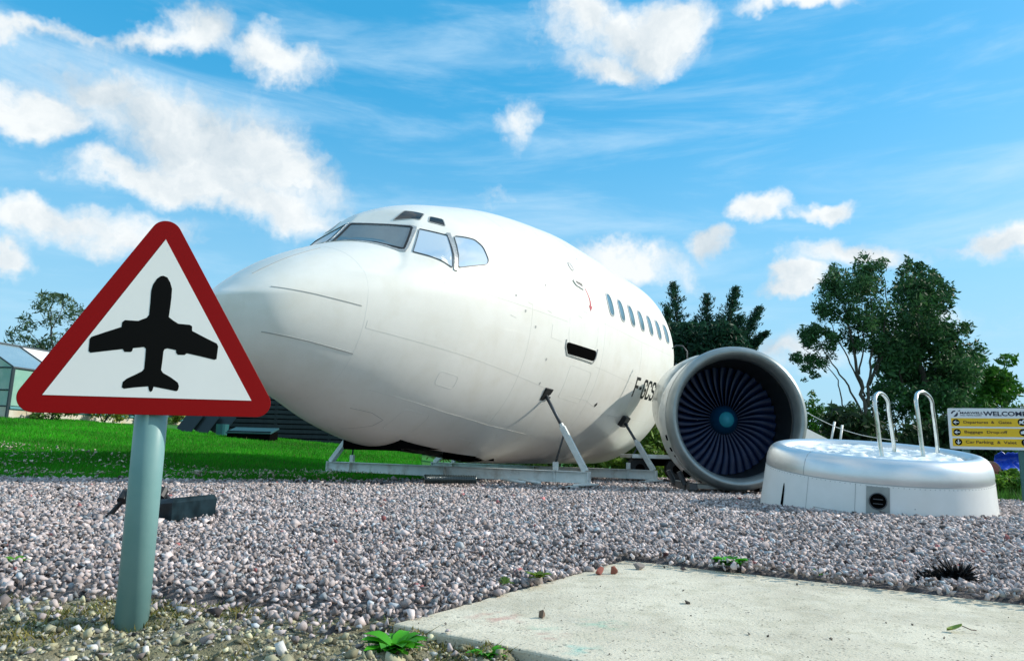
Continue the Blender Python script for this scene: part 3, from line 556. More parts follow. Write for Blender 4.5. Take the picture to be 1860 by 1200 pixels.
for x_, z_ in ((4.05, -.70), (4.1, -1.02), (6.0, -1.18), (7.0, -.62), (3.2, .02), (3.4, -.15), (3.65, -.32), (3.9, .30), (5.35, 1.05)):
    th = thz(x_, z_); loc = [(x_ + .018 * math.cos(a), th + .012 * math.sin(a)) for a in np.linspace(0, 2 * np.pi, 8, endpoint=False)]; patch('static_port', loc, .003, M['seam'], AIR, 1)
ribbon('static_port', xz([(6.0, -1.20), (6.06, -1.16)], 3), .05, M['black'], .004)
for x_, z_, l in ((3.3, .22, .14), (3.45, -.02, .1), (3.1, -.25, .12), (4.35, 1.12, .2), (4.1, 1.0, .12), (3.9, -.05, .1), (4.9, .12, .16), (4.75, .02, .1)):
    ribbon('vent_mark', xz([(x_, z_), (x_ + l, z_ - .02)], 4), .008, M['seam_soft'], .002)
# registration F-GCSL
def hull_grime():
    nt = M['skin'].node_tree; N = nt.nodes; L = nt.links; b = N['Principled BSDF']; src = b.inputs['Base Color'].links[0].from_socket; tc = [n for n in N if n.type == 'TEX_COORD'][0]
    for sc, lo, hi, amp, colr in (((1.6, 1.6, .35), .50, .78, .28, (.66, .64, .57)), ((9, 9, 1.2), .56, .80, .2, (.58, .56, .50)), ((.5, .9, 2.2), .52, .75, .30, (.72, .71, .66))):
        mp = N.new('ShaderNodeMapping'); mp.inputs['Scale'].default_value = sc; L.new(tc.outputs['Object'], mp.inputs[0]); n = N.new('ShaderNodeTexNoise'); n.inputs['Scale'].default_value = 1.0; n.inputs['Detail'].default_value = 8; n.inputs['Roughness'].default_value = .68; L.new(mp.outputs[0], n.inputs['Vector'])
        q = N.new('ShaderNodeMapRange'); q.inputs['From Min'].default_value = lo; q.inputs['From Max'].default_value = hi; q.inputs['To Max'].default_value = amp; L.new(n.outputs[0], q.inputs['Value'])
        mx = N.new('ShaderNodeMix'); mx.data_type = 'RGBA'; mx.inputs['B'].default_value = (*colr, 1); L.new(src, mx.inputs['A']); L.new(q.outputs[0], mx.inputs['Factor']); src = mx.outputs['Result']
    L.new(src, b.inputs['Base Color'])
hull_grime()
def letters():
    Lw = .158; Hh = .30; g = .225; st = .052
    G = {'F': [[(0, 0), (0, 1)], [(0, 1), (1, 1)], [(0, .52), (.8, .52)]], '-': [[(.1, .48), (.75, .48)]],
         'G': [[(1, .72), (1, .88), (.85, 1), (.15, 1), (0, .88), (0, .12), (.15, 0), (.85, 0), (1, .12), (1, .46), (.5, .46)]],
         'C': [[(1, .72), (1, .88), (.85, 1), (.15, 1), (0, .88), (0, .12), (.15, 0), (.85, 0), (1, .12), (1, .28)]],
         'S': [[(1, .76), (1, .88), (.85, 1), (.15, 1), (0, .88), (0, .62), (.15, .53), (.85, .47), (1, .38), (1, .12), (.85, 0), (.15, 0), (0, .12), (0, .24)]],
         'L': [[(0, 1), (0, 0)], [(0, 0), (1, 0)]]}
    x = 7.40; z0 = -.915
    for ch in 'F-GCSL':
        wv = .10 if ch == '-' else Lw; first = None
        for stn in G[ch]:
            e = st / 2; p = [(x + a * wv, z0 + b * Hh * .97) for a, b in stn]
            if len(p) == 2:
                d = np.array(p[1]) - np.array(p[0]); d /= np.linalg.norm(d); p = [tuple(np.array(p[0]) - d * e * .98), tuple(np.array(p[1]) + d * e * .98)]
            o = ribbon('registration_letter', xz(p, 5), st, M['letters'], .003 + .0006 * G[ch].index(stn))
        x += wv + .085
letters()
# ------------------------------------------------------------------ cradle beams (in the aircraft's frame)
def ac(x, port, z): return Vector((NX + x * AC + port * AS, NY + x * AS - port * AC, z))
def cradle(xb, name, label, yl, yr, top, nb, bx):
    e = empty(name, (NX + xb * AC, NY + xb * AS, 0), (0, 0, math.atan2(AS, AC))); tag(e, label, 'support beam', 'steel cradle beams under the fuselage')
    h = .158; b = MB(); yc = -(yl + yr) / 2; ln = yr - yl
    b.box((0, yc, top - .005), (.12, ln, .010)); b.box((0, yc, top - h + .005), (.12, ln, .010)); b.box((0, yc, top - h / 2), (.012, ln - .004, h - .02)); b.build('beam', M['beam'], e, bevel=.002)
    for yv in (yl, yr): MB().box((0, -yv, top - h / 2), (.118, .010, h)).build('end_plate', M['beam'], e)
    for yv in np.linspace(yl + .5, yr - .5, 3): MB().box((-.036, -yv, top - h / 2), (.055, .006, h - .02)).build('stiffener', M['beam'], e)
    for sgn, yv in ((-1, yl), (1, yr)):
        MB().box((-.05, -(yv - sgn * .02), top - h - .012), (.5, .16, .02)).build('foot_plate', M['galv'], e, bevel=.002)
        f = MB(); z = top - h - .045
        f.box((-.1, -(yv - sgn * .06), z + .022), (.9, .08, .006)); f.box((-.1, -(yv - sgn * .06), z - .022), (.9, .08, .006)); f.box((-.1, -(yv - sgn * .06) + .037, z), (.9, .006, .05)); f.box((-.1, -(yv - sgn * .06) - .037, z), (.9, .006, .05)); f.build('skid_tube', M['galv'], e)
        # strut from beam end up to the bracket on the hull
        bk = Vector((bx - xb, -nb[0] * sgn, nb[1])); ft = Vector((0, -(yv - sgn * .05), top)); mid = ft.lerp(bk, .56)
        d = (mid - ft).normalized(); q = d.to_track_quat('Z', 'X').to_matrix()
        MB().box((ft + mid) / 2, (.08, .08, (mid - ft).length), q).build('strut_tube', M['galv'], e, bevel=.004)
        MB().tube([mid - d * .1, bk], .024, 12).build('threaded_rod', M['rod'], e, True)
        MB().tube([mid - d * .01, mid + d * .05], .034, 6).build('lock_nut', M['galv'], e)
        n_ = Vector((0, -sgn * .8, -.55)).normalized(); qb = n_.to_track_quat('Z', 'X').to_matrix()
        MB().box(bk - n_ * .0, (.20, .22, .09), qb).build('hull_pad', M['black'], e, bevel=.01)
        MB().box(bk + Vector((.05, 0, -.03)), (.03, .09, .11), qb).build('pad_bracket', M['rod'], e, bevel=.004)
        # brace
        sp = Vector((0, -(yv - sgn * .50), top + .005)); MB().box(sp + Vector((0, 0, .055)), (.05, .07, .11)).build('brace_post', M['galv'], e, bevel=.004)
        MB().tube([sp + Vector((0, 0, .10)), ft.lerp(bk, .50)], .014, 10).build('brace_rod', M['rod'], e, True)
        MB().box(ft.lerp(bk, .50), (.05, .05, .08), q).build('brace_clamp', M['galv'], e, bevel=.004)
    return e
cradle(4.5, 'support_beam', 'pale grey steel beam with angled props, nearer one under the nose gear bay', -2.55, 2.11, .18, (1.47, ZL - 1.13), 4.40)
cradle(7.5, 'support_beam', 'pale grey steel beam with angled props, farther one behind beneath the registration letters', -2.55, 2.10, .17, (1.50, ZL - 1.37), 7.55)
# ------------------------------------------------------------------ standing engine
ENG_AZ = math.radians(-5)
def engine():
    # lathe about local Z; Z points out of the intake
    front = Vector((math.sin(ENG_AZ), -math.cos(ENG_AZ), .0)).normalized()
    e = empty('jet_engine', (2.93, 9.22, .935)); e.scale = (.955, 1, 1); e.rotation_euler = front.to_track_quat('Z', 'Y').to_euler()
    tag(e, 'white jet engine nacelle with silver lip and dark blue fan standing beside the fuselage', 'jet engine')
    R = .885
    lip = [(R + .052, -.235), (R + .045, -.15), (R + .028, -.07), (R - .002, -.022), (R - .03, 0), (R - .06, -.012), (R - .084, -.05), (R - .098, -.11), (R - .106, -.19)]
    def fine(p, n=4):
        q = []
        for i in range(len(p) - 1):
            p0, p1, p2, p3 = (np.array(p[max(i - 1, 0)]), np.array(p[i]), np.array(p[i + 1]), np.array(p[min(i + 2, len(p) - 1)]))
            for k in range(n): t = k / n; q.append(tuple(.5 * (2 * p1 + (p2 - p0) * t + (2 * p0 - 5 * p1 + 4 * p2 - p3) * t * t + (3 * p1 - p0 - 3 * p2 + p3) * t**3)))
        return q + [tuple(p[-1])]
    MB().lathe(fine(lip), 128).build('intake_lip', M['lip'], e, True)
    MB().lathe([(R + .054, -.238), (R + .056, -.232), (R + .0535, -.240)], 128).build('lip_joint', M['seam'], e, True)
    MB().lathe([(R + .053, -.24), (R + .064, -.5), (R + .066, -.8), (R + .055, -1.0), (R + .03, -1.12), (R - .03, -1.12)], 128).build('cowl', M['cowl'], e, True)
    MB().lathe([(R - .106, -.19), (R - .110, -.26)], 128).build('duct_front_ring', M['duct_front'], e, True)
    MB().lathe([(R - .111, -.262), (R - .12, -.4), (R - .13, -.7), (R - .13, -1.12)], 128).build('intake_duct', M['duct'], e, True)
    MB().lathe([(.02, -1.06), (R - .13, -1.07)], 96).build('fan_back_plate', M['hub'], e, True)
    # blades
    v, f = [], []; ns = 9
    for i in range(ns):
        t = i / (ns - 1); r = .20 + (R - .14 - .20) * t; ch = .10 + .10 * t; tw = math.radians(28 + 36 * t); cx, cz = math.sin(tw) * ch / 2, math.cos(tw) * ch / 2
        sw = .03 * math.sin(t * 3)
        for s_ in (-1, 0, 1): v.append((r, s_ * cx + sw, -.94 + s_ * cz - .012 * (s_ == 0)))
        for s_ in (1, 0, -1): v.append((r, s_ * cx + sw + .006 * (s_ == 0) + .001, -.948 + s_ * cz - .012 * (s_ == 0)))
    for i in range(ns - 1):
        for k in range(6): f.append((i * 6 + k, i * 6 + (k + 1) % 6, (i + 1) * 6 + (k + 1) % 6, (i + 1) * 6 + k))
    b0 = mk('fan_blade', v, f, M['blade'], e, True)
    for k in range(1, 38):
        c = b0.copy(); COL.objects.link(c); c.parent = e; c.rotation_euler = (0, 0, 2 * math.pi * k / 38)
    MB().lathe([(.001, -.66), (.03, -.665), (.075, -.70), (.12, -.75), (.165, -.82), (.20, -.90), (.205, -1.04)], 64).build('spinner', M['spin'], e, True); MB().lathe([(.001, -.655), (.03, -.660), (.075, -.695), (.105, -.728)], 48).build('spinner_painted_glow', mat('painted_glow_cyan', (.02, .28, .38), .6), e, True)  # lighter cyan tip paints the hub's glow into the colour
    # small dark latch openings and a warning stencil on the left side of the cowl
    for a, zz, s in ((192, -.36, .045), (200, -.40, .04), (206, -.38, .02)):
        pass
    Mi = e.rotation_euler.to_matrix().inverted()
    def side(ang, zz, rr):   # ang measured in the world about the intake axis from straight left, downwards
        X = Mi @ Vector((-math.cos(ENG_AZ) * 1.0, -math.sin(ENG_AZ), 0)); Dn = Mi @ Vector((0, 0, -1)); a = math.radians(ang); d = X * math.cos(a) + Dn * math.sin(a)
        return d * rr + Vector((0, 0, zz)), d
    for ang, zz, w_, h_ in ((17, -.36, .075, .09), (27, -.38, .06, .10), (33, -.36, .03, .05), (62, -.42, .05, .03)):
        p, d = side(ang, zz, R + .062); q = d.to_track_quat('Z', 'Y').to_matrix(); MB().box(p, (w_, h_, .012), q).build('cowl_opening', M['void'], e, bevel=.008)
    for k in range(7):
        a0 = 34 + k * 3.1; pts = [side(a0 + 2.0 * j, -.30 - .05 * j - .02 * (k % 3), R + .0655 + .006 * (-.05 * 0))[0] for j in range(3)]
        pts = [p.normalized() * p.length for p in pts]; MB().tube([tuple(q) for q in pts], .0035, 5).build('cowl_scratch', M['seam'], e)
    MB().box(side(52, -.62, R + .05)[0], (.14, .1, .10)).build('drain_box', M['void'], e, bevel=.01)
    # stand under the engine
    s = empty('engine_stand', (2.85, 9.75, 0)); tag(s, 'low dark steel stand carrying the jet engine', 'stand')
    for xx in (-.45, .45): MB().box((xx, .25, .035), (.10, 1.1, .09)).build('runner', M['rod'], s, bevel=.006)
    for yy in (-.05, .6):
        MB().box((0, yy, .03), (1.0, .09, .05)).build('crossbar', M['beam'], s, bevel=.006)
        for sg in (-1, 1): MB().tube([(sg * .50, yy, .05), (sg * .58, yy, .22)], .035, 8).build('upright', M['rod'], s)
engine()
def misc_rear():
    # flat trailer behind the cradle
    t = empty('flat_trailer', (3.25, 13.35, 0)); tag(t, 'low flat trailer with grey bed and black tyres behind the engine', 'trailer')
    MB().box((-.2, 0, .40), (1.8, 1.4, .07)).build('trailer_bed', M['beam'], t, bevel=.01); MB().box((-.2, .1, .30), (1.3, .9, .12)).build('chassis', M['void'], t)
    for xx in (-.95, -.30, .5):
        w = MB().tube([(xx, -.62, .19), (xx, -.42, .19)], .20, 24).build('tyre', M['black'], t, bevel=.03); MB().tube([(xx, -.63, .19), (xx, -.60, .19)], .08, 14).build('wheel_rim', M['void'], w)
    c = empty('added_shadow_ring', (3.45, 12.2, .44)); tag(c, 'hidden cowl ring added behind the engine to cast the dark band on the hull', 'cowl ring'); c.rotation_euler = (math.radians(-90), 0, 0)  # hidden ring added to throw the band of shade on the hull
    MB().lathe([(.80, 0), (.84, -.02), (.88, .1), (.88, .75), (.84, .85), (.80, .84), (.80, 0)], 64).build('ring', M['cowl'], c, True); c.location = (3.45, 12.25, 1.30)
    # white faired wedge and two leaning white stakes behind the pool
    a = [at(1450, 770, 11.2), at(1452, 806, 11.2), at(1560, 812, 11.6), at(1506, 798, 11.4)]
    v = [Vector(p) for p in a]; bk = [p + Vector((.05, .35, 0)) for p in v]
    tag(mk('fairing_panel', v + bk, [(3, 2, 1, 0), (4, 5, 6, 7), (0, 1, 5, 4), (1, 2, 6, 5), (2, 3, 7, 6), (3, 0, 4, 7)], M['poolwhite']), 'white wedge shaped fairing panel lying between engine and pool', 'aircraft panel')
    for i, (x0, y0, x1, y1, lb) in enumerate(((1507, 815, 1516, 766, 'taller of two leaning white stakes behind the pool, left one'), (1524, 815, 1530, 772, 'shorter of two leaning white stakes behind the pool, right one'))):
        p0, p1 = at(x0, y0, 10.8), at(x1, y1, 10.9); tag(MB().tube([p0, p1], .018, 8).build('leaning_stake', M['galv'], None, True), lb, 'stake', 'leaning white stakes behind the pool')
    p0, p1 = at(1452, 741, 11.0), at(1630, 800, 9.5); pts = [Vector(p0).lerp(Vector(p1), k / 12) + Vector((0, 0, -.10 * math.sin(math.pi * k / 12))) for k in range(13)]
    tag(MB().tube(pts, .006, 6).build('slack_cable', M['galv'], None, True), 'thin grey slack cable running from the engine down behind the pool', 'cable')
    pts = [at(1221, 633, 12.4), at(1228, 627, 12.4), at(1240, 628, 12.4), at(1248, 638, 12.4), at(1249, 700, 12.4)]
    tag(MB().tube(pts, .012, 8).build('bent_rail', M['rod'], None, True), 'thin bent metal rail behind the top of the engine', 'rail')
    # corrugated hose and pipes under the belly
    n = 90; pts = []; rs = []
    for i in range(n): t_ = i / (n - 1); pts.append((-1.02 + .62 * t_, 9.0 + .25 * t_ + .05 * math.sin(t_ * 4), .06)); rs.append(.048 + .009 * (i % 3 == 0))
    tag(MB().tube(pts, rs, 14).build('corrugated_hose', mat('hose_plastic', (.03, .05, .05), .25, coat=.5), None, True), 'dark translucent corrugated hose lying under the nose', 'hose')
    for k in range(2): tag(MB().tube([(-.05 + .2 * k, 9.75, .05), (.22 + .2 * k, 9.45, .03)], .018, 8).build('loose_pipe', M['galv'], None, True), ('left' if k == 0 else 'right') + ' one of two short pale pipes on gravel under the fuselage', 'pipe', 'short pale pipes under the fuselage')
misc_rear()
# ------------------------------------------------------------------ pool made of an engine intake
def pool():
    T = Vector((3.33, 6.62, .535)); e = empty('engine_cowl_pool', T); e.rotation_euler = (math.radians(7.0), math.radians(.4), 0)
    tag(e, 'round white plunge pool made from an upturned engine intake with polished rim and ladder rails', 'pool')
    Ro = .915
    base = [(Ro + .075, -.80), (Ro + .052, -.55), (Ro + .03, -.38), (Ro + .014, -.24), (Ro + .008, -.195)]
    MB().lathe(base, 160).build('skirt', M['poolwhite'], e, True)
    lip = [(Ro + .006, -.195), (Ro + .004, -.14), (Ro - .012, -.075), (Ro - .040, -.030), (Ro - .075, -.006), (Ro - .11, .0), (Ro - .145, -.012), (Ro - .175, -.04), (Ro - .19, -.09), (Ro - .195, -.16)]
    q = []
    for i in range(len(lip) - 1):
        p0, p1, p2, p3 = (np.array(lip[max(i - 1, 0)]), np.array(lip[i]), np.array(lip[i + 1]), np.array(lip[min(i + 2, len(lip) - 1)]))
        for k in range(4): t = k / 4; q.append(tuple(.5 * (2 * p1 + (p2 - p0) * t + (2 * p0 - 5 * p1 + 4 * p2 - p3) * t * t + (3 * p1 - p0 - 3 * p2 + p3) * t**3)))
    MB().lathe(q + [lip[-1]], 160).build('polished_rim', M['polish'], e, True)
    for a_ in (math.radians(-152), math.radians(-20)):
        MB().tube([((rr_ + .0015) * math.cos(a_), (rr_ + .0015) * math.sin(a_), z_) for rr_, z_ in lip[:7]], .0022, 5).build('rim_seam', M['seam'], e)
    MB().lathe([(Ro + .0105, -.200), (Ro + .0085, -.194)], 160).build('rim_joint', M['seam'], e)
    # rivets along the joint
    v0, f0 = [], []
    for k in range(150):
        a = 2 * math.pi * k / 150; c = Vector(((Ro + .010) * math.cos(a), (Ro + .010) * math.sin(a), -.212)); r = .004; kk = len(v0)
        n = Vector((math.cos(a), math.sin(a), 0)); t = Vector((-math.sin(a), math.cos(a), 0)); u = Vector((0, 0, 1))
        v0 += [c + n * .004] + [c + (t * math.cos(b) + u * math.sin(b)) * r for b in np.linspace(0, 2 * math.pi, 6, endpoint=False)]; f0 += [(kk, kk + 1 + j, kk + 1 + (j + 1) % 6) for j in range(6)]
    tag(mk('rivet_row', v0, f0, M['seam'], e), kind='stuff')
    # water: a crinkled sheet
    n, mth = 60, 150; rw = Ro - .185; V = []; Fq = []
    for i in range(n + 1):
        for j in range(mth):
            r = rw * (i / n); a = 2 * math.pi * j / mth; x, y = r * math.cos(a), r * math.sin(a)
            w = noise.noise(Vector((x * 6 + .6 * math.sin(y * 5), y * 11, 1.3))); w2 = noise.noise(Vector((x * 11, y * 16, 4.3))); edge = 1 - sm(i / n, .90, 1)
            V.append((x, y, -.052 + float(edge) * (.028 * (1 - abs(w) * 3.0) + .016 * w2)))
    for i in range(n):
        for j in range(mth): Fq.append((i * mth + j, i * mth + (j + 1) % mth, (i + 1) * mth + (j + 1) % mth, (i + 1) * mth + j))
    mk('water_sheet', V, Fq, M['water'], e, True)
    # skirt details by angle (deg from +X, camera is at -Y)
    def rad(z): return float(np.interp(-z, [.195, .24, .38, .55, .80], [Ro + .008, Ro + .014, Ro + .03, Ro + .052, Ro + .075]))
    def strip(name, a0, a1, z0, z1, off, m, na=12, par=e):
        V = []; nz_ = 6
        for i in range(nz_ + 1):
            for j in range(na + 1): a = math.radians(a0 + (a1 - a0) * j / na); z = z0 + (z1 - z0) * i / nz_; r = rad(z) + off; V.append((r * math.cos(a), r * math.sin(a), z))
        f = [(i * (na + 1) + j, i * (na + 1) + j + 1, (i + 1) * (na + 1) + j + 1, (i + 1) * (na + 1) + j) for i in range(nz_) for j in range(na)]
        return mk(name, V, f, m, par, True)
    view = math.degrees(math.atan2(-6.62, -3.33))    # direction back to the camera
    def ang(px): # angle on the skirt front that shows at this column
        best = None
        for k in range(-85, 86):
            a = math.radians(view + k); P = T + Vector((rad(-.3) * math.cos(a), rad(-.3) * math.sin(a), -.3)); d = np.array(P) - CAM; xx = 930 + FPX * (d @ R_) / (d @ F_)
            if best is None or abs(xx - px) < best[0]: best = (abs(xx - px), view + k)
        return best[1]
    for px in (1471, 1556): a = ang(px); strip('panel_joint', a - .12, a + .12, -.205, -.60, .0015, M['seam'], 1)
    a0, a1 = ang(1577), ang(1621); pn = strip('recess_panel', a0, a1, -.215, -.475, .003, M['poolpanel'], 12)
    for z_ in (-.215, -.475): strip('panel_edge', a0, a1, z_ + .003, z_ - .003, .006, M['seam'], 10, pn)
    for a_ in (a0, a1): strip('panel_edge', a_ - .15, a_ + .15, -.215, -.475, .0065, M['seam'], 1, pn)
    am = (a0 + a1) / 2; r = rad(-.32); c = Vector((r * math.cos(math.radians(am)), r * math.sin(math.radians(am)), -.325)); nrm = Vector((math.cos(math.radians(am)), math.sin(math.radians(am)), .1)).normalized()
    MB().tube([c - nrm * .01, c + nrm * .010], .062, 28).build('round_port', M['void'], pn); 
    rp = [c + nrm * .010 + (nrm.to_track_quat('Z', 'Y') @ Vector((.062 * math.cos(t), .062 * math.sin(t), 0))) for t in np.linspace(0, 2 * math.pi, 29)]
    MB().tube(rp, .005, 6, False).build('port_ring', M['rod'], pn, True)
    for dz in (-.02, .015): MB().box(c + nrm * .012 + Vector((0, 0, dz)), (.07, .012, .006), Matrix.Rotation(math.radians(am + 90), 3, 'Z')).build('port_bar', M['rod'], pn)
    a = ang(1428); # tapered drain slot
    V = []; zz = [-.30, -.33, -.40, -.50, -.62]; hw = [.15, .55, .8, 1.0, 1.1]
    for z_, h_ in zip(zz, hw):
        for s_ in (-1, 1): q_ = math.radians(a + s_ * h_); rr = rad(z_) + .004; V.append((rr * math.cos(q_), rr * math.sin(q_), z_))
    mk('drain_slot', V, [(2 * i, 2 * i + 1, 2 * i + 3, 2 * i + 2) for i in range(4)], M['void'], e)
    b0, b1 = ang(1484), ang(1546); strip('hatch_line', b0, b1, -.437, -.441, .002, M['seam'], 12); strip('hatch_line', b1 - .12, b1 + .12, -.441, -.60, .002, M['seam'], 1)
    for px, z_ in ((1668, -.36), (1410, -.15)): a_ = ang(px); strip('paint_chip', a_ - .25, a_ + .25, z_, z_ - .008, .003, M['seam'], 2)
    # handrails (in world, converted to the pool's frame)
    bpy.context.view_layer.update(); inv = e.matrix_world.inverted()
    for L in ([(3.262, 6.33, .40), (3.2528, 6.35, .56), (3.236, 6.35, .80), (3.232, 6.36, .90), (3.25, 6.39, .965), (3.295, 6.44, 1.015), (3.36, 6.50, 1.033), (3.425, 6.55, 1.01), (3.48, 6.61, .965), (3.503, 6.65, .90), (3.54, 6.70, .78), (3.59, 6.76, .60), (3.60, 6.77, .48)],
              [(3.655, 6.38, .40), (3.647, 6.40, .56), (3.632, 6.40, .82), (3.628, 6.41, .93), (3.648, 6.44, .99), (3.70, 6.50, 1.04), (3.779, 6.55, 1.057), (3.86, 6.61, 1.03), (3.915, 6.66, .985), (3.941, 6.70, .92), (3.975, 6.74, .79), (4.02, 6.80, .61), (4.03, 6.82, .50)]):
        P = [Vector(p) for p in L]; q = []
        for i in range(len(P) - 1):
            p0, p1, p2, p3 = P[max(i - 1, 0)], P[i], P[i + 1], P[min(i + 2, len(P) - 1)]
            for k in range(5): t = k / 5; q.append(.5 * (2 * p1 + (p2 - p0) * t + (2 * p0 - 5 * p1 + 4 * p2 - p3) * t * t + (3 * p1 - p0 - 3 * p2 + p3) * t**3))
        q.append(P[-1]); MB().tube([inv @ p for p in q], .0175, 14).build('handrail', M['chrome'], e, True)
pool()
# ------------------------------------------------------------------ triangular warning sign
def warning_sign():
    n = Vector((math.sin(math.radians(27)), -math.cos(math.radians(27)), 0)); u = Vector((math.cos(math.radians(27)), math.sin(math.radians(27)), 0)); Z = Vector((0, 0, 1))
    O = Vector((-.90699, 1.75990, .64153)); b = Vector((-.8925, 1.818, -.12)); t = Vector((-.9048, 1.818, .80))
    e = empty('warning_sign', (b.x, b.y, 0)); tag(e, 'red bordered triangular road sign with black aeroplane symbol on a grey-green post', 'road sign')
    e.matrix_world = Matrix.Translation(b)
    def loc(p): return p - b
    MB().tube([loc(b), loc(t)], .0375, 40).build('post', M['post'], e, True); MB().tube([loc(t), loc(t) + Vector((0, 0, .012))], [.039, .03], 32).build('post_cap', M['black'], e, True)
    ctr = [(.0205, .3005), (-.2135, -.1265), (.2735, -.1150)]
    def rt(r, k=14):
        out = []; C3 = [np.array(c) for c in ctr]
        for i in range(3):
            p, a, b_ = C3[i], C3[i - 1], C3[(i + 1) % 3]
            def outn(p, q): d = q - p; nn = np.array([d[1], -d[0]]) / np.linalg.norm(d); return nn if nn @ (p - sum(C3) / 3) > 0 else -nn
            n0, n1 = outn(a, p), outn(p, b_); a0, a1 = math.atan2(n0[1], n0[0]), math.atan2(n1[1], n1[0]); dlt = (a1 - a0 + math.pi) % (2 * math.pi) - math.pi
            for j in range(k + 1): an = a0 + dlt * j / k; out.append((p[0] + r * math.cos(an), p[1] + r * math.sin(an)))
        return out
    Y_ = Z; Ob = loc(O)
    MB().prism(rt(.036), -.0032, 0, u, Y_, n, Ob).build('plate', M['red'], e, bevel=.0008)
    MB().prism(rt(.0345), -.0042, -.0034, u, Y_, n, Ob).build('plate_back', M['signback'], e)
    inn = [(.0202, .2874), (-.1997, -.1211), (.2607, -.1089)]; MB().prism(inn, .0002, .0007, u, Y_, n, Ob).build('white_field', M['signwhite'], e)
    sym = [(0.0238, 0.1929), (0.0333, 0.1897), (0.0411, 0.1773), (0.0466, 0.1616), (0.0474, 0.1394), (0.0471, 0.1156), (0.0462, 0.089), (0.057, 0.0813), (0.0695, 0.0744), (0.0961, 0.0745), (0.1018, 0.0712), (0.1029, 0.0595), (0.1354, 0.0448), (0.1639, 0.0326), (0.1678, 0.0255), (0.1669, -0.0074), (0.1622, -0.0099), (0.1262, -0.0034), (0.0958, 0.0013), (0.0914, -0.0034), (0.0756, -0.0042), (0.0712, 0.0007), (0.0706, 0.007), (0.0507, 0.0099), (0.0445, 0.007), (0.0425, 0.0011), (0.0424, -0.0249), (0.0418, -0.0451), (0.0464, -0.0519), (0.0655, -0.062), (0.0823, -0.0738), (0.0857, -0.0822), (0.0846, -0.0923), (0.0812, -0.0954), (0.0554, -0.0913), (0.0293, -0.0873), (0.0273, -0.0974), (0.0241, -0.1009), (0.0202, -0.0978), (0.0172, -0.0875), (-0.013, -0.092), (-0.0348, -0.0965), (-0.0394, -0.0932), (-0.0389, -0.0806), (-0.0312, -0.0717), (-0.0137, -0.0606), (0.0004, -0.051), (0.0041, -0.0451), (0.0038, -0.0223), (0.0029, 0.0048), (-0.0018, 0.0086), (-0.0253, 0.0037), (-0.0265, -0.0035), (-0.0292, -0.0063), (-0.0428, -0.007), (-0.0472, -0.0006), (-0.0832, -0.0085), (-0.1137, -0.0154), (-0.1184, -0.0116), (-0.1192, 0.0175), (-0.1155, 0.0234), (-0.088, 0.0374), (-0.0553, 0.0535), (-0.0552, 0.0649), (-0.0497, 0.071), (-0.0209, 0.072), (-0.0028, 0.0821), (0.0015, 0.0899), (0.0012, 0.119), (0.0001, 0.1512), (0.0028, 0.1678), (0.0104, 0.1836), (0.0175, 0.1908)]
    MB().prism(sym, .0008, .0012, u, Y_, n, Ob).build('aeroplane_symbol', M['signblack'], e)
    for z in (-.07, .14): MB().tube([loc(Vector((t.x + .003, t.y, O.z + z - .015))), loc(Vector((t.x + .003, t.y, O.z + z + .015)))], .0384, 30).build('clip', M['signback'], e, True)
warning_sign()
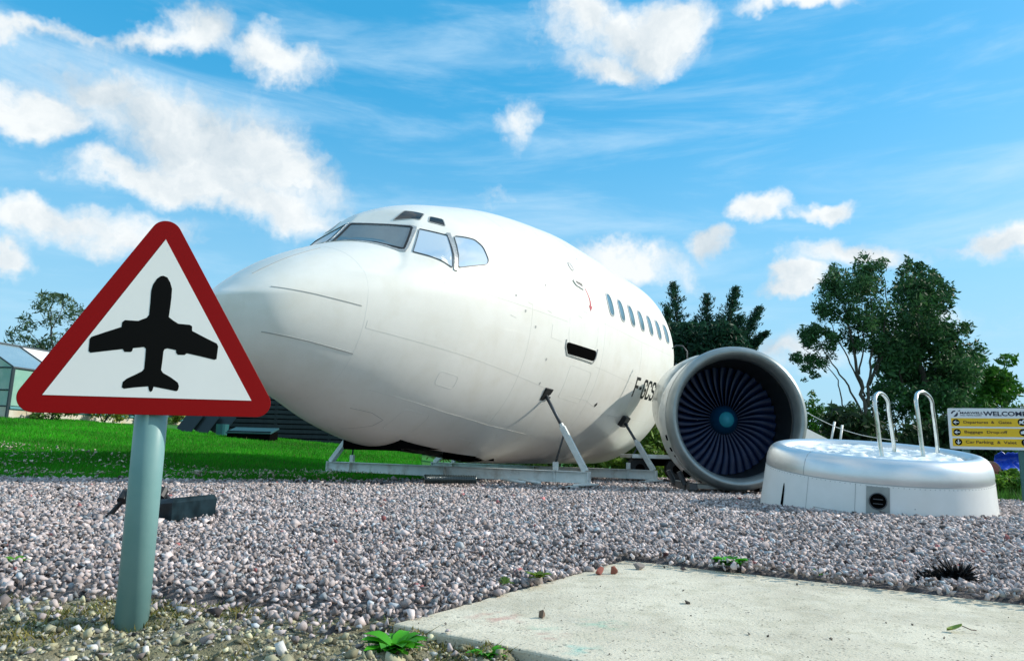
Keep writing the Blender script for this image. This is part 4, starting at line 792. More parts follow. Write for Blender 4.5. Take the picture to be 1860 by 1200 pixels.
# ------------------------------------------------------------------ text helper
def text_mesh(name, s, size, origin, u, v, n, m, parent, align='LEFT', xs=1.0, bold=0, depth=.0012):
    cu = bpy.data.curves.new(name, 'FONT'); cu.body = s; cu.size = size; cu.align_x = align; cu.offset = bold; cu.resolution_u = 4; cu.extrude = depth / 2
    to = bpy.data.objects.new(name, cu); COL.objects.link(to); dg = bpy.context.evaluated_depsgraph_get(); me = bpy.data.meshes.new_from_object(to.evaluated_get(dg)); bpy.data.objects.remove(to); bpy.data.curves.remove(cu)
    me.name = name
    for q in me.vertices: x, y, z = q.co; q.co = origin + u * (x * xs) + v * y + n * (z + depth / 2)
    return obj(name, me, m, parent)
def board_sign():
    P0 = Vector((5.453, 8.95, 1.099)); P1 = Vector((6.197, 8.65, 1.121)); u = (P1 - P0); u.z = .0; k = u.length / 139; u.normalize(); Z = Vector((0, 0, 1)); n = Vector((u.y, -u.x, 0)).normalized()
    if n.y > 0: n = -n
    e = empty('direction_board', (5.8, 8.8, 0)); e.matrix_world = Matrix.Translation((5.8, 8.8, 0)); tag(e, 'yellow and white welcome direction board on teal posts at the right edge', 'direction sign')
    O = P0 - Vector((5.8, 8.8, 0)); s = k / 12      # metres per zoomed pixel
    Wd = 158 * k; Ht = .60
    def pt(zx, zy): return (zx - 50) * s, -(zy - 128) * s * .985 - .0
    def quad(name, x0, y0, x1, y1, d0, d1, m, r=.0):
        a = pt(x0, y0); b = pt(x1, y1); poly = [(a[0], b[1]), (b[0], b[1]), (b[0], a[1]), (a[0], a[1])]
        if r: poly = rounded(poly, r)
        return MB().prism(poly, d0, d1, u, Z, n, O).build(name, m, e)
    quad('board', 50, 128, 1946, 1180, -.03, 0, M['board'], .015)
    bands = [(385, 598), (640, 855), (905, 1110)]
    for y0, y1 in bands: quad('yellow_band', 110, y0, 1890, y1, .0002, .002, M['yellow'])
    def disc(zx, zy, r=82, name='arrow_disc'):
        c = pt(zx, zy); return MB().prism([(c[0] + r * s * math.cos(a), c[1] + r * s * math.sin(a)) for a in np.linspace(0, 2 * math.pi, 28, endpoint=False)], .0021, .0035, u, Z, n, O).build(name, M['signblack'], e)
    def poly(pts, par, m=M['board'], name='arrow', d=.0036):
        return MB().prism([pt(*p) for p in pts][::-1], d, d + .001, u, Z, n, O).build(name, m, par)
    for (zx, zy), kind in (((215, 492), 'l'), ((225, 748), 'l'), ((240, 1000), 'd')):
        d = disc(zx, zy)
        a = [(-62, 0), (-8, -46), (14, -46), (-22, -12), (62, -12), (62, 12), (-22, 12), (14, 46), (-8, 46)]
        if kind == 'd': a = [(-y, -x) for x, y in a][::-1]
        poly([(zx + p, zy + q) for p, q in a], d)
    # right hand pictograms: aeroplane, suitcase, P
    d = disc(1640, 478, 88, 'pictogram_disc'); poly([(1580, 470), (1600, 440), (1640, 455), (1668, 420), (1700, 415), (1690, 450), (1655, 485), (1690, 520), (1665, 530), (1620, 505), (1590, 530), (1575, 515), (1600, 490)], d, name='pictogram')
    d = disc(1655, 735, 88, 'pictogram_disc'); poly([(1600, 710), (1640, 710), (1640, 690), (1670, 690), (1670, 710), (1710, 710), (1710, 775), (1600, 775)], d, name='pictogram')
    d = disc(1680, 990, 88, 'pictogram_disc')
    tn = lambda t, zx, zy, h, m, xs=1, bold=0, name='lettering', par=None: text_mesh(name, t, h * s * 1.38, O + u * pt(zx, zy)[0] + Z * pt(zx, zy)[1] + n * .0022, u, Z, n, m, par or e, xs=xs, bold=bold * s)
    o = tn('P', 1640, 1045, 105, M['board'], 1, 3); o.data.transform(Matrix.Translation(n * .0016))
    tn('WELCOME', 835, 320, 112, M['navy'], 1.23, 4); tn('MARWELL', 315, 275, 56, M['navy'], 1.45, 1.6); tn('HALL VIEWS ALDERS', 320, 325, 26, M['navy'], 1.42, .6)
    def words(row, base, h):
        for t, zx, xs in row: tn(t, zx, base, h * 1.1, M['brown'], xs * .92, 1.8)
    words((('Departures', 375, 1.36), ('&', 985, 1.25), ('Gates', 1140, 1.40)), 520, 62); words((('Baggage', 380, 1.50), ('Drop-off', 870, 1.42)), 770, 62); words((('Car', 395, 1.40), ('Parking', 620, 1.40), ('&', 1080, 1.25), ('Valet', 1220, 1.45)), 1030, 66)
    # emblem: dark disc crossed by a pale swoosh and a small aeroplane
    def arc(cx, cy, r, a0, a1, k=14): return [(cx + r * math.cos(math.radians(a)), cy - r * math.sin(math.radians(a))) for a in np.linspace(a0, a1, k)]
    poly(arc(205, 275, 88, 78, 172)[::1] + arc(230, 300, 88, 165, 100)[::1], e, M['navy'], 'emblem', .0005); poly(arc(200, 275, 75, 40, -115) + [(235, 270)], e, M['navy'], 'emblem', .0005)
    poly([(270, 185), (300, 190), (315, 172), (322, 188), (345, 182), (325, 198), (318, 212), (300, 203), (285, 205)], e, M['navy'], 'emblem', .0005)
    for off in (.19, .83):
        p = O + u * (Wd * off) - n * .06; MB().box((p.x, p.y, .50), (.075, .055, 1.06), Matrix.Rotation(math.atan2(u.y, u.x), 3, 'Z')).build('post', M['post2'], e, bevel=.004)
board_sign()
# ------------------------------------------------------------------ small things on the ground
def floodlight():
    e = empty('floodlight', (-1.71, 3.95, .04)); tag(e, 'dark teal box floodlight lying on the gravel behind the sign post', 'floodlight')
    a = (-.115, -.165); b = (.055, .17) ; cx = [(-.115, -.19), (-.001, -.19), (.055, .17), (-.055, .175)]
    V = []; z0 = -.02
    P = [(-.14, -.19), (-.01, -.20), (.09, .19), (-.04, .21)]
    P = [(-.155, -.10), (.0, -.185), (.075, .20), (-.06, .235)]
    top = [(x * 1.0, y * 1.0) for x, y in P]
    V = [(x * .96, y * .96, z0) for x, y in P] + [(x, y, .055 + .02 * (i in (1, 2))) for i, (x, y) in enumerate(top)]
    V += [(x * .86, y * .9, .082 + .018 * (i in (1, 2))) for i, (x, y) in enumerate(top)]
    f = [(3, 2, 1, 0)] + [(i, (i + 1) % 4, 4 + (i + 1) % 4, 4 + i) for i in range(4)] + [(4 + i, 4 + (i + 1) % 4, 8 + (i + 1) % 4, 8 + i) for i in range(4)] + [(8, 9, 10, 11)]
    mk('housing', V, f, M['dark_metal'], e); bpy.data.objects[-1] if False else None
    MB().tube([(-.06, .0, .03), (-.14, .02, .10), (-.34, .05, .11), (-.42, .04, .0), (-.44, .03, -.03)], .014, 8).build('bracket', M['black'], e, True)
    MB().tube([(-.15, -.02, .085), (-.15, .02, .125)], .03, 10).build('bracket_knob', M['black'], e); MB().tube([(-.37, .03, .06), (-.37, .07, .10)], .028, 10).build('bracket_knob', M['black'], e)
floodlight()
def weed(name, x, y, z, r, n, label, grp, col=(.06, .34, .012), seed=0):
    rr = random.Random(seed); e = empty(name, (x, y, z)); tag(e, label, 'weed', grp); V, Fc, C = [], [], []
    for k in range(n):
        a = rr.uniform(0, 2 * math.pi); ln = r * rr.uniform(.5, 1.0); w = ln * rr.uniform(.14, .26); lift = rr.uniform(.15, .9); d = Vector((math.cos(a), math.sin(a), 0)); sd_ = Vector((-d.y, d.x, 0)); pts = []
        for i in range(6):
            t = i / 5; c = d * ln * t + Vector((0, 0, ln * (lift * t - .55 * lift * t * t))); ww = w * (math.sin(math.pi * min(t * .95 + .05, 1)) ** .7) * (1 + .25 * rr.uniform(-1, 1)); pts.append((c - sd_ * ww + Vector((0, 0, ww * .35)), c, c + sd_ * ww + Vector((0, 0, ww * .35))))
        b = len(V); g = rr.uniform(.6, 1.5)
        for p in pts: V += [tuple(q) for q in p]; C += [[col[0] * g, col[1] * g, col[2] * g]] * 3
        for i in range(5):
            for j in range(2): q = b + i * 3 + j; Fc.append((q, q + 1, q + 4, q + 3))
    npmesh('leaves', np.array(V), np.array(Fc), M['leaf'], np.array(C), e, quads=True, smooth=True)
weed('green_weed', -.235, 1.655, -.012, .078, 80, 'broad leafed green weed in the soil beside the slab corner', 'green weeds', seed=1)
weed('green_weed', -.035, 1.64, -.016, .05, 34, 'small low weed in soil right of the broad leafed one', 'green weeds', seed=2)
weed('green_weed', .845, 2.80, .02, .075, 80, 'bright green weed at the far edge of the concrete slab', 'green weeds', seed=3)
weed('green_weed', 1.11, 2.67, .015, .045, 20, 'tiny weed among stones on the slab edge, right of the bright one', 'green weeds', seed=4)
weed('green_weed', .10, 2.36, .03, .05, 26, 'mossy yellow green tuft between stones left of the slab', 'green weeds', (.12, .20, .02), seed=5)
weed('green_weed', .0, 2.30, .02, .04, 12, 'smaller mossy tuft just nearer than the yellow green one', 'green weeds', (.10, .18, .02), seed=15)
weed('green_weed', -1.64, 2.50, .01, .05, 18, 'small green seedling at the left edge where gravel meets soil', 'green weeds', (.09, .25, .02), seed=6)
def slab_bits():
    vs = rock_variants(4, 12, 21)
    for i, (x, y, s, c, lb) in enumerate(((.10, 1.945, .017, (.16, .11, .08), 'brown loose stone on the slab, nearer the left end'), (.53, 2.175, .012, (.08, .07, .06), 'small dark loose stone in the middle of the slab'), (.66, 2.78, .014, (.12, .08, .07), 'dark stone on the slab beside the far edge weed'),
                                        (.33, 2.64, .028, (.30, .10, .08), 'reddish stone at the slab edge, left of a pair'), (.385, 2.66, .024, (.26, .09, .06), 'reddish stone at the slab edge, right of a pair'), (.50, 2.78, .026, (.22, .19, .17), 'brownish rounded stone overhanging the far slab corner'))):
        v, f = vs[i % 4]; mm = mat('loose_stone', c, .9, bump=.3, bscale=90, bdist=.004); o = mk('loose_stone', [tuple(q) for q in v], [tuple(q) for q in f], mm); o.scale = (s, s, s * 1.1); o.location = (x, y, s * .45); o.rotation_euler = (0, 0, i * 1.3); tag(o, lb, 'stone', 'loose stones on the slab')
    e = empty('fallen_leaf', (1.14, 1.91, .004)); tag(e, 'single curled yellow green leaf lying on the slab', 'leaf')
    V = []; 
    for i in range(7):
        t = i / 6; w = .011 * math.sin(math.pi * t) ** .8 + .0004
        for s_ in (-1, 0, 1): V.append((-.02 + .04 * t, s_ * w, .006 * (abs(s_)) + .012 * t * t))
    mk('blade', V, [(i * 3 + j, i * 3 + j + 1, i * 3 + j + 4, i * 3 + j + 3) for i in range(6) for j in range(2)], mat('leaf_green', (.22, .30, .04), .6), e, True); MB().tube([(.02, 0, .012), (.04, -.004, .004), (.055, 0, .002)], .0012, 5).build('stalk', M['brown'], e)
    # crumbs of stone on the slab
    n = 330; u = rng.uniform(.02, 4, n); v = rng.uniform(.02, SLW - .02, n); x = -.2685 + u * SU[0] + v * SV[0]; y = 1.84 + u * SU[1] + v * SV[1]; s = .0022 * np.exp(rng.normal(0, .5, n)); g = rng.uniform(.03, .2, n)
    tag(scatter('slab_grit', np.stack([x, y, np.full(n, .0005) + s * .4], -1), s, np.stack([g, g * .9, g * .8], -1), rock_variants(3, 8, 4), M['stone']), 'fine dark grit scattered on the concrete slab', 'grit', kind='stuff')
slab_bits()
def black_tuft():
    e = empty('black_feather_clump', (1.53, 2.60, .025)); tag(e, 'black ragged feathery clump among stones at the far slab edge', 'feathers'); V, Fc, C = [], [], []; rr = random.Random(4)
    for cx, cy, n, hh in ((.045, .0, 260, .070), (.015, .01, 150, .05), (-.035, .0, 150, .028), (-.075, -.01, 90, .018), (.06, .015, 120, .06)):
        for k in range(n):
            a = rr.uniform(0, 2 * math.pi); q = rr.uniform(0, 1) ** .5 * .026; b = Vector((cx + q * math.cos(a), cy + q * math.sin(a) * .7, rr.uniform(-.01, .02))); d = Vector((math.cos(a) * rr.uniform(.2, 1), math.sin(a) * rr.uniform(.2, 1), rr.uniform(-.2, 1.0))).normalized() * hh * rr.uniform(.3, 1.0) ** 1.2 * (1.6 if rr.random() < .12 else 1); s_ = d.cross(Vector((rr.uniform(-1, 1), rr.uniform(-1, 1), rr.uniform(-1, 1)))).normalized() * .0045
            i = len(V); V += [tuple(b - s_), tuple(b + s_), tuple(b + d)]; g = rr.uniform(.003, .018) if rr.random() > .03 else .12; C += [[g, g, g * 1.1]] * 3; Fc.append((i, i + 1, i + 2))
    npmesh('tuft', np.array(V), np.array(Fc), M['leaf'], np.array(C), e)
black_tuft()
# ------------------------------------------------------------------ trees
def leafcloud(name, clumps, leaf, cols, parent, loc, elong=1.4, up=0, seed=1, flat=False, shell=.55, cell=None):
    r = np.random.default_rng(seed); V, C = [], []
    for (cx, cy, cz, rx, ry, rz, n) in clumps:
        d = r.normal(size=(n, 3)); d /= np.linalg.norm(d, axis=1)[:, None]; q = r.random(n) ** (1 / 3) * (1 - shell) + shell * r.random(n) ** .25; p = d * q[:, None] * [rx, ry, rz] * (1 + .22 * r.normal(size=(n, 1))) + [cx, cy, cz]
        a = r.normal(size=(n, 3)); a[:, 2] += up; a /= np.linalg.norm(a, axis=1)[:, None]; b = np.cross(a, r.normal(size=(n, 3))); b /= np.linalg.norm(b, axis=1)[:, None]
        s = leaf * np.exp(r.normal(0, .3, n)); A = a * (s * elong)[:, None]; B = b * (s * .5)[:, None]
        V.append(np.stack([p - A, p + B, p + A, p - B], 1).reshape(-1, 3))
        c1, c2 = np.array(cols[0]), np.array(cols[1]); g = r.random((n, 1)); g = np.clip(g * .8 + r.random() * .4 - .1, 0, 1); c = (c1 * (1 - g) + c2 * g) * np.exp(r.normal(0, .25, (n, 1))); C.append(np.repeat(c, 4, 0))
    V = np.concatenate(V) - np.array(loc); return npmesh(name, V, np.arange(len(V)).reshape(-1, 4), M['leaf'], np.concatenate(C), parent, quads=True)
def px_clumps(lst, Y, dens, r, depth=.8, sub=1):
    out = []
    for (px, py, rx, ry) in lst:
        for _ in range(sub):
            yy = Y + r.uniform(-depth, depth); qx, qy = (px + r.gauss(0, rx * .42), py + r.gauss(0, ry * .42)) if sub > 1 else (px, py); p = at(qx, qy, yy); k = yy / FPX; sx = rx * k * (1 if sub == 1 else .55); sy = ry * k * (1 if sub == 1 else .55)
            out.append((p[0], p[1], p[2], sx, (sx + sy) / 2, sy, max(8, int(dens * sx * sy))))
    return out
def tree(name, label, grp, base_px, Y, limbs, clumps, leaf, cols, dens, bark, seed, sub=1, elong=1.4, up=0, depth=.9, r0=.12, cat='tree'):
    rr = random.Random(seed); bx = at(base_px[0], base_px[1], Y); gz = float(H(bx[0], bx[1])) - .1; e = empty(name, (bx[0], bx[1], gz)); tag(e, label, cat, grp); loc = Vector((bx[0], bx[1], gz))
    first = True
    for L, w in limbs:
        ro = rr.uniform(-.5, .5); pts = [Vector(at(x, y, Y + ro * i / max(1, len(L) - 1) * 1.6)) for i, (x, y) in enumerate(L)]
        if first: pts = [Vector((bx[0], bx[1], gz))] + pts
        q = []
        for a, b in zip(pts[:-1], pts[1:]):
            for k in range(5): q.append(a.lerp(b, k / 5) + Vector((rr.uniform(-1, 1), rr.uniform(-1, 1), 0)) * w * .35)
        q.append(pts[-1]); MB().tube([p - loc for p in q], [w * .55 * (1 - .8 * i / (len(q) - 1)) for i in range(len(q))], 8).build('trunk' if first else 'limb', bark, e, True); first = False
    leafcloud('crown', px_clumps(clumps, Y, dens, rr, depth, sub), leaf, cols, e, loc, elong, up, seed)
    return e
BG = 'trees behind the display'
EU = ((.020, .072, .026), (.085, .20, .070))
tree('eucalyptus_tree', 'airy eucalyptus tree with bare fanned grey limbs between engine and tall dense tree', BG, (1572, 800), 19,
     [([(1572, 740), (1560, 680), (1545, 610), (1530, 540)], .13), ([(1570, 760), (1540, 700), (1505, 650), (1480, 610)], .06), ([(1575, 740), (1580, 670), (1585, 600), (1580, 520)], .08), ([(1572, 720), (1545, 660), (1515, 600), (1500, 560)], .05),
      ([(1580, 700), (1600, 640), (1610, 560), (1605, 500)], .07), ([(1560, 775), (1530, 735), (1522, 690), (1500, 660), (1480, 640)], .045), ([(1560, 680), (1570, 620), (1560, 560)], .05), ([(1505, 650), (1475, 645), (1455, 630)], .03), ([(1590, 680), (1615, 620), (1640, 560)], .05)],
     [(1520, 545, 34, 42), (1508, 510, 22, 22), (1550, 580, 30, 35), (1582, 520, 38, 42), (1585, 490, 26, 16), (1600, 570, 32, 45), (1480, 600, 18, 22), (1490, 565, 16, 18), (1462, 612, 22, 24), (1450, 650, 14, 16), (1478, 655, 20, 18), (1510, 630, 22, 18), (1462, 672, 10, 10), (1478, 680, 12, 8), (1540, 525, 24, 30), (1560, 625, 24, 22), (1620, 620, 28, 36), (1535, 770, 22, 18), (1515, 745, 14, 10), (1550, 745, 16, 16), (1470, 620, 14, 14), (1500, 605, 22, 14)],
     .036, EU, 3600, M['bark'], 11, sub=6, depth=.8)
tree('tall_dense_tree', 'tallest dense dark green tree right of the airy eucalyptus', BG, (1680, 830), 20,
     [([(1680, 760), (1672, 660), (1665, 560), (1660, 500)], .22), ([(1680, 760), (1640, 700), (1625, 620)], .10), ([(1685, 740), (1715, 660), (1725, 590)], .10), ([(1690, 780), (1745, 720), (1758, 650)], .08)],
     [(1652, 492, 22, 22), (1665, 520, 36, 30), (1690, 540, 34, 40), (1640, 560, 34, 50), (1680, 590, 55, 50), (1720, 600, 38, 45), (1740, 640, 34, 46), (1640, 640, 45, 50), (1690, 670, 60, 50), (1620, 700, 40, 45), (1670, 740, 65, 45), (1730, 720, 50, 50), (1600, 760, 45, 40), (1560, 790, 45, 30), (1640, 800, 60, 35), (1700, 800, 60, 35), (1650, 476, 8, 12), (1700, 500, 14, 18), (1755, 590, 12, 24), (1610, 600, 22, 40), (1765, 690, 34, 44), (1760, 770, 50, 40), (1745, 660, 34, 40), (1650, 600, 44, 50), (1700, 560, 34, 40), (1735, 690, 44, 44), (1610, 650, 30, 44)],
     .046, ((.012, .055, .022), (.065, .17, .055)), 2600, M['bark'], 12, sub=5, depth=1.4)
tree('broadleaf_tree', 'rounded brighter green tree low at the far right behind the board', BG, (1800, 850), 24, [([(1800, 790), (1795, 720), (1800, 680)], .15)],
     [(1785, 690, 40, 32), (1815, 700, 34, 26), (1760, 720, 44, 44), (1830, 725, 26, 26), (1800, 745, 50, 40), (1770, 650, 24, 18), (1760, 790, 50, 40), (1840, 780, 34, 34), (1790, 810, 60, 30), (1830, 695, 26, 26), (1800, 675, 34, 24), (1850, 760, 30, 40), (1780, 730, 50, 40)], .06, ((.02, .085, .012), (.085, .24, .025)), 1700, M['bark_dark'], 13, sub=4, depth=1.2)
tree('round_green_bush', 'bright green bush showing between engine intake and bare limbs', BG, (1475, 830), 22, [([(1475, 800), (1475, 760)], .08)],
     [(1470, 745, 26, 28), (1490, 755, 22, 24), (1465, 775, 30, 26), (1495, 785, 24, 22), (1478, 725, 14, 12), (1510, 760, 14, 12), (1455, 730, 18, 16), (1440, 800, 40, 24), (1480, 810, 40, 22)], .042, ((.02, .10, .010), (.07, .24, .018)), 1800, M['bark_dark'], 14, sub=4, depth=.6, cat='bush')
tree('pale_birch_tree', 'thin weeping tree with sparse grey green foliage behind the greenhouse', BG, (95, 780), 36, [([(95, 700), (98, 640), (90, 580), (95, 545)], .16), ([(98, 660), (70, 620), (50, 600)], .07), ([(98, 640), (130, 600), (150, 570)], .07), ([(92, 600), (110, 570), (115, 545)], .05)],
     [(90, 545, 30, 20), (120, 548, 24, 18), (68, 560, 22, 16), (60, 590, 24, 20), (95, 580, 30, 22), (135, 575, 28, 22), (40, 615, 26, 18), (75, 625, 30, 22), (115, 620, 34, 24), (30, 600, 14, 8), (155, 600, 30, 30), (15, 605, 10, 8), (60, 640, 34, 14), (110, 645, 40, 14), (170, 570, 20, 18)], .06, ((.035, .075, .035), (.10, .16, .08)), 420, M['bark'], 15, sub=4, depth=1.4, elong=1.8)
def conifer():
    Y = 23; bx = at(1290, 850, Y); gz = float(H(bx[0], bx[1])) - .1; e = empty('conifer_tree', (bx[0], bx[1], gz)); tag(e, 'dark green conifer with several spiky pointed tops right behind the fuselage', 'tree', BG); loc = np.array([bx[0], bx[1], gz]); r = np.random.default_rng(5); P, A, Sz = [], [], []
    k = Y / FPX
    spires = [((1222, 514), (1245, 700), 46), ((1283, 535), (1285, 720), 44), ((1338, 523), (1300, 680), 40), ((1381, 558), (1325, 660), 26), ((1392, 604), (1335, 655), 16), ((1250, 590), (1262, 720), 50), ((1212, 560), (1215, 720), 30), ((1372, 628), (1320, 680), 14), ((1310, 580), (1300, 720), 50), ((1345, 575), (1310, 700), 40)]
    for j, (t, b, w) in enumerate(spires):
        dy = r.uniform(-.5, .5); p0 = at(t[0], t[1], Y + dy); p1 = at(b[0], b[1], Y); nb_ = 80
        MB().tube([p1 - loc, p0 - loc], [.09, .012], 6).build('trunk' if j == 1 else 'limb', M['bark_dark'], e, True)
        ax = (p0 - p1) / np.linalg.norm(p0 - p1)
        for i in range(nb_):
            s_ = (i + .5) / nb_; c = p0 + (p1 - p0) * s_; a = i * 2.4 + r.uniform(-.3, .3); rad = w * k * 1.5 * (.04 + .96 * s_ ** .85) * r.uniform(.30, 1.25); out = np.array([math.cos(a), math.sin(a), 0]); out = out + ax * r.uniform(.25, 1.1); out /= np.linalg.norm(out); m_ = 44
            for q in range(m_):
                f = r.random() ** .8; p = c + out * rad * f + r.normal(0, .035 + .03 * f, 3) * np.array([1, 1, .7]); P.append(p); d = out * .8 + r.normal(0, .45, 3) + np.array([0, 0, .25]); A.append(d / np.linalg.norm(d)); Sz.append(r.uniform(.035, .085))
    for _ in range(14000):
        py_ = r.uniform(585, 860); px_ = r.uniform(1205, 1330 + min(45, (py_ - 585) * .8)); p = at(px_ - (py_ - 610) * .0, py_, Y + r.uniform(-1, 1.2)); P.append(p); d = r.normal(0, 1, 3) + [0, 0, .5]; A.append(d / np.linalg.norm(d)); Sz.append(r.uniform(.08, .16))
    P, A, Sz = np.array(P), np.array(A), np.array(Sz); B = np.cross(A, r.normal(size=A.shape)); B /= np.linalg.norm(B, axis=1)[:, None]
    V = np.stack([P - A * Sz[:, None], P + B * (Sz * .28)[:, None], P + A * Sz[:, None], P - B * (Sz * .28)[:, None]], 1).reshape(-1, 3) - loc
    g = r.random((len(P), 1)); c = np.array([.008, .040, .024]) * (1 - g) + np.array([.030, .105, .055]) * g
    npmesh('crown', V, np.arange(len(V)).reshape(-1, 4), M['leaf'], np.repeat(c, 4, 0), e, quads=True)
conifer()
def shrub(name, label, grp, p, size, n, cols, leaf, seed, cat='shrub', stems=5):
    e = empty(name, tuple(p)); tag(e, label, cat, grp); rr = random.Random(seed)
    for k in range(stems): a = rr.uniform(0, 6.28); MB().tube([(0, 0, -.05), (math.cos(a) * size[0] * .25, math.sin(a) * size[1] * .25, size[2] * .45), (math.cos(a) * size[0] * .4, math.sin(a) * size[1] * .4, size[2] * .8)], [.02, .012, .006], 5).build('stem', M['bark_dark'], e)
    cl = []
    for k in range(12): cl.append((p[0] + rr.uniform(-.5, .5) * size[0], p[1] + rr.uniform(-.5, .5) * size[1], p[2] + rr.uniform(.1, .85) * size[2], size[0] * .22, size[1] * .22, size[2] * .2, n // 12))
    leafcloud('foliage', cl, leaf, cols, e, p, seed=seed, shell=.2)
# shrubs seen under and behind the tail end, and right verge
G1 = ((.04, .12, .015), (.16, .26, .03))
for i, (x, y, s, n, cols, lb) in enumerate(((2.6, 16.0, (1.3, .8, 1.0), 2600, G1, 'yellow green shrub seen under the rear of the fuselage'), (4.0, 16.5, (1.5, .9, 1.5), 3000, ((.12, .03, .02), (.10, .16, .03)), 'reddish leafed shrub seen between fuselage and engine'),
                                        (1.2, 17.5, (1.8, .9, .8), 2600, G1, 'low shrub seen beneath the belly behind the nearer beam'), (-.6, 19.0, (2.2, 1.0, .9), 2400, ((.05, .12, .02), (.2, .24, .06)), 'low pale shrub seen under the middle of the belly'),
                                        (5.6, 15.5, (1.8, 1.0, 1.1), 2400, ((.03, .1, .02), (.07, .2, .03)), 'green shrub behind the engine and pool'))):
    shrub('garden_shrub', lb, 'shrubs behind the fuselage', (x, y, float(H(x, y))), s, n, cols, .045, 30 + i)
for i, (px, py, Y, s, lb) in enumerate(((1830, 885, 10.6, (.7, .4, .30), 'leafy verge plant beneath the board beside its post'), (1800, 880, 11.0, (.5, .4, .34), 'leafy verge plant between pool and board post'), (1858, 870, 10.8, (.4, .4, .40), 'leafy verge plant right of the board post at the picture edge'))):
    p = at(px, py, Y); shrub('verge_plant', lb, 'verge plants by the board', (p[0], p[1], float(H(p[0], p[1])) - .02), s, 1500, ((.04, .14, .015), (.16, .30, .03)), .028, 50 + i, 'plant', 3)
def right_bits():
    # dark hedge behind the board
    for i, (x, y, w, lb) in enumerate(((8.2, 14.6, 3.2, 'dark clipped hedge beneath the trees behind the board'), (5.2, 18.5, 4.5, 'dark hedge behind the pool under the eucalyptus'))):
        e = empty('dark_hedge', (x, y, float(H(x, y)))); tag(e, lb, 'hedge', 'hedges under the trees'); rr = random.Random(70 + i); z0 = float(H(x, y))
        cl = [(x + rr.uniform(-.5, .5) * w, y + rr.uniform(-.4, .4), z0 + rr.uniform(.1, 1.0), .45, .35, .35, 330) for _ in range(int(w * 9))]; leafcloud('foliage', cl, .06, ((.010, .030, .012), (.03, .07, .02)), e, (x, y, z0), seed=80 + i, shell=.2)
    p = at(1838, 838, 11.6); e = empty('blue_tarpaulin', tuple(p)); tag(e, 'blue plastic tarpaulin bundle behind the board post', 'tarpaulin'); V = []; n = 16
    for i in range(n + 1):
        for j in range(n + 1): u, v = i / n - .5, j / n; V.append((u * .42, .12 * math.sin(v * 5) + .05 * noise.noise(Vector((u * 9, v * 9, 1))), .22 - .32 * v + .05 * noise.noise(Vector((u * 7, v * 7, 5)))))
    o = mk('sheet', V, [(i * (n + 1) + j, i * (n + 1) + j + 1, (i + 1) * (n + 1) + j + 1, (i + 1) * (n + 1) + j) for i in range(n) for j in range(n)], mat('blue_plastic', (.02, .08, .55), .35), e, True); sl_ = o.modifiers.new('solid', 'SOLIDIFY'); sl_.thickness = .01
    e.location = (p[0], p[1], float(H(p[0], p[1])) + .36)
    MB().box((0, .25, -.2), (.38, .3, .5)).build('covered_stack', M['void'], e, bevel=.03)
    p = at(1793, 853, 11.0); e = empty('cut_log', (p[0], p[1], float(p[2]))); tag(e, 'pinkish sawn end of a short log between pool and board', 'log')
    MB().tube([(0, -.12, 0), (.05, .5, 0)], .13, 22).build('log', mat('log_bark', (.35, .22, .17), .9, var=(.2, .12, .09), vscale=12), e, bevel=.01); MB().tube([(0, -.128, 0), (0, -.118, 0)], .095, 20).build('log_heart', mat('log_heart', (.45, .14, .12), .8, var=(.3, .1, .08), vscale=20), e)
    z = float(H(p[0], p[1])); MB().box((0, .2, z - p[2] + .10), (.3, .5, .25)).build('log_rest', M['bark_dark'], e)
    o = grid('pavement', 4.6, 11, 9.55, 10.25, .25, mat('grey_path', (.30, .29, .28), .9, var=(.22, .21, .2), vscale=12, bump=.5, bscale=60), dz=-.01); tag(o, kind='structure')
right_bits()
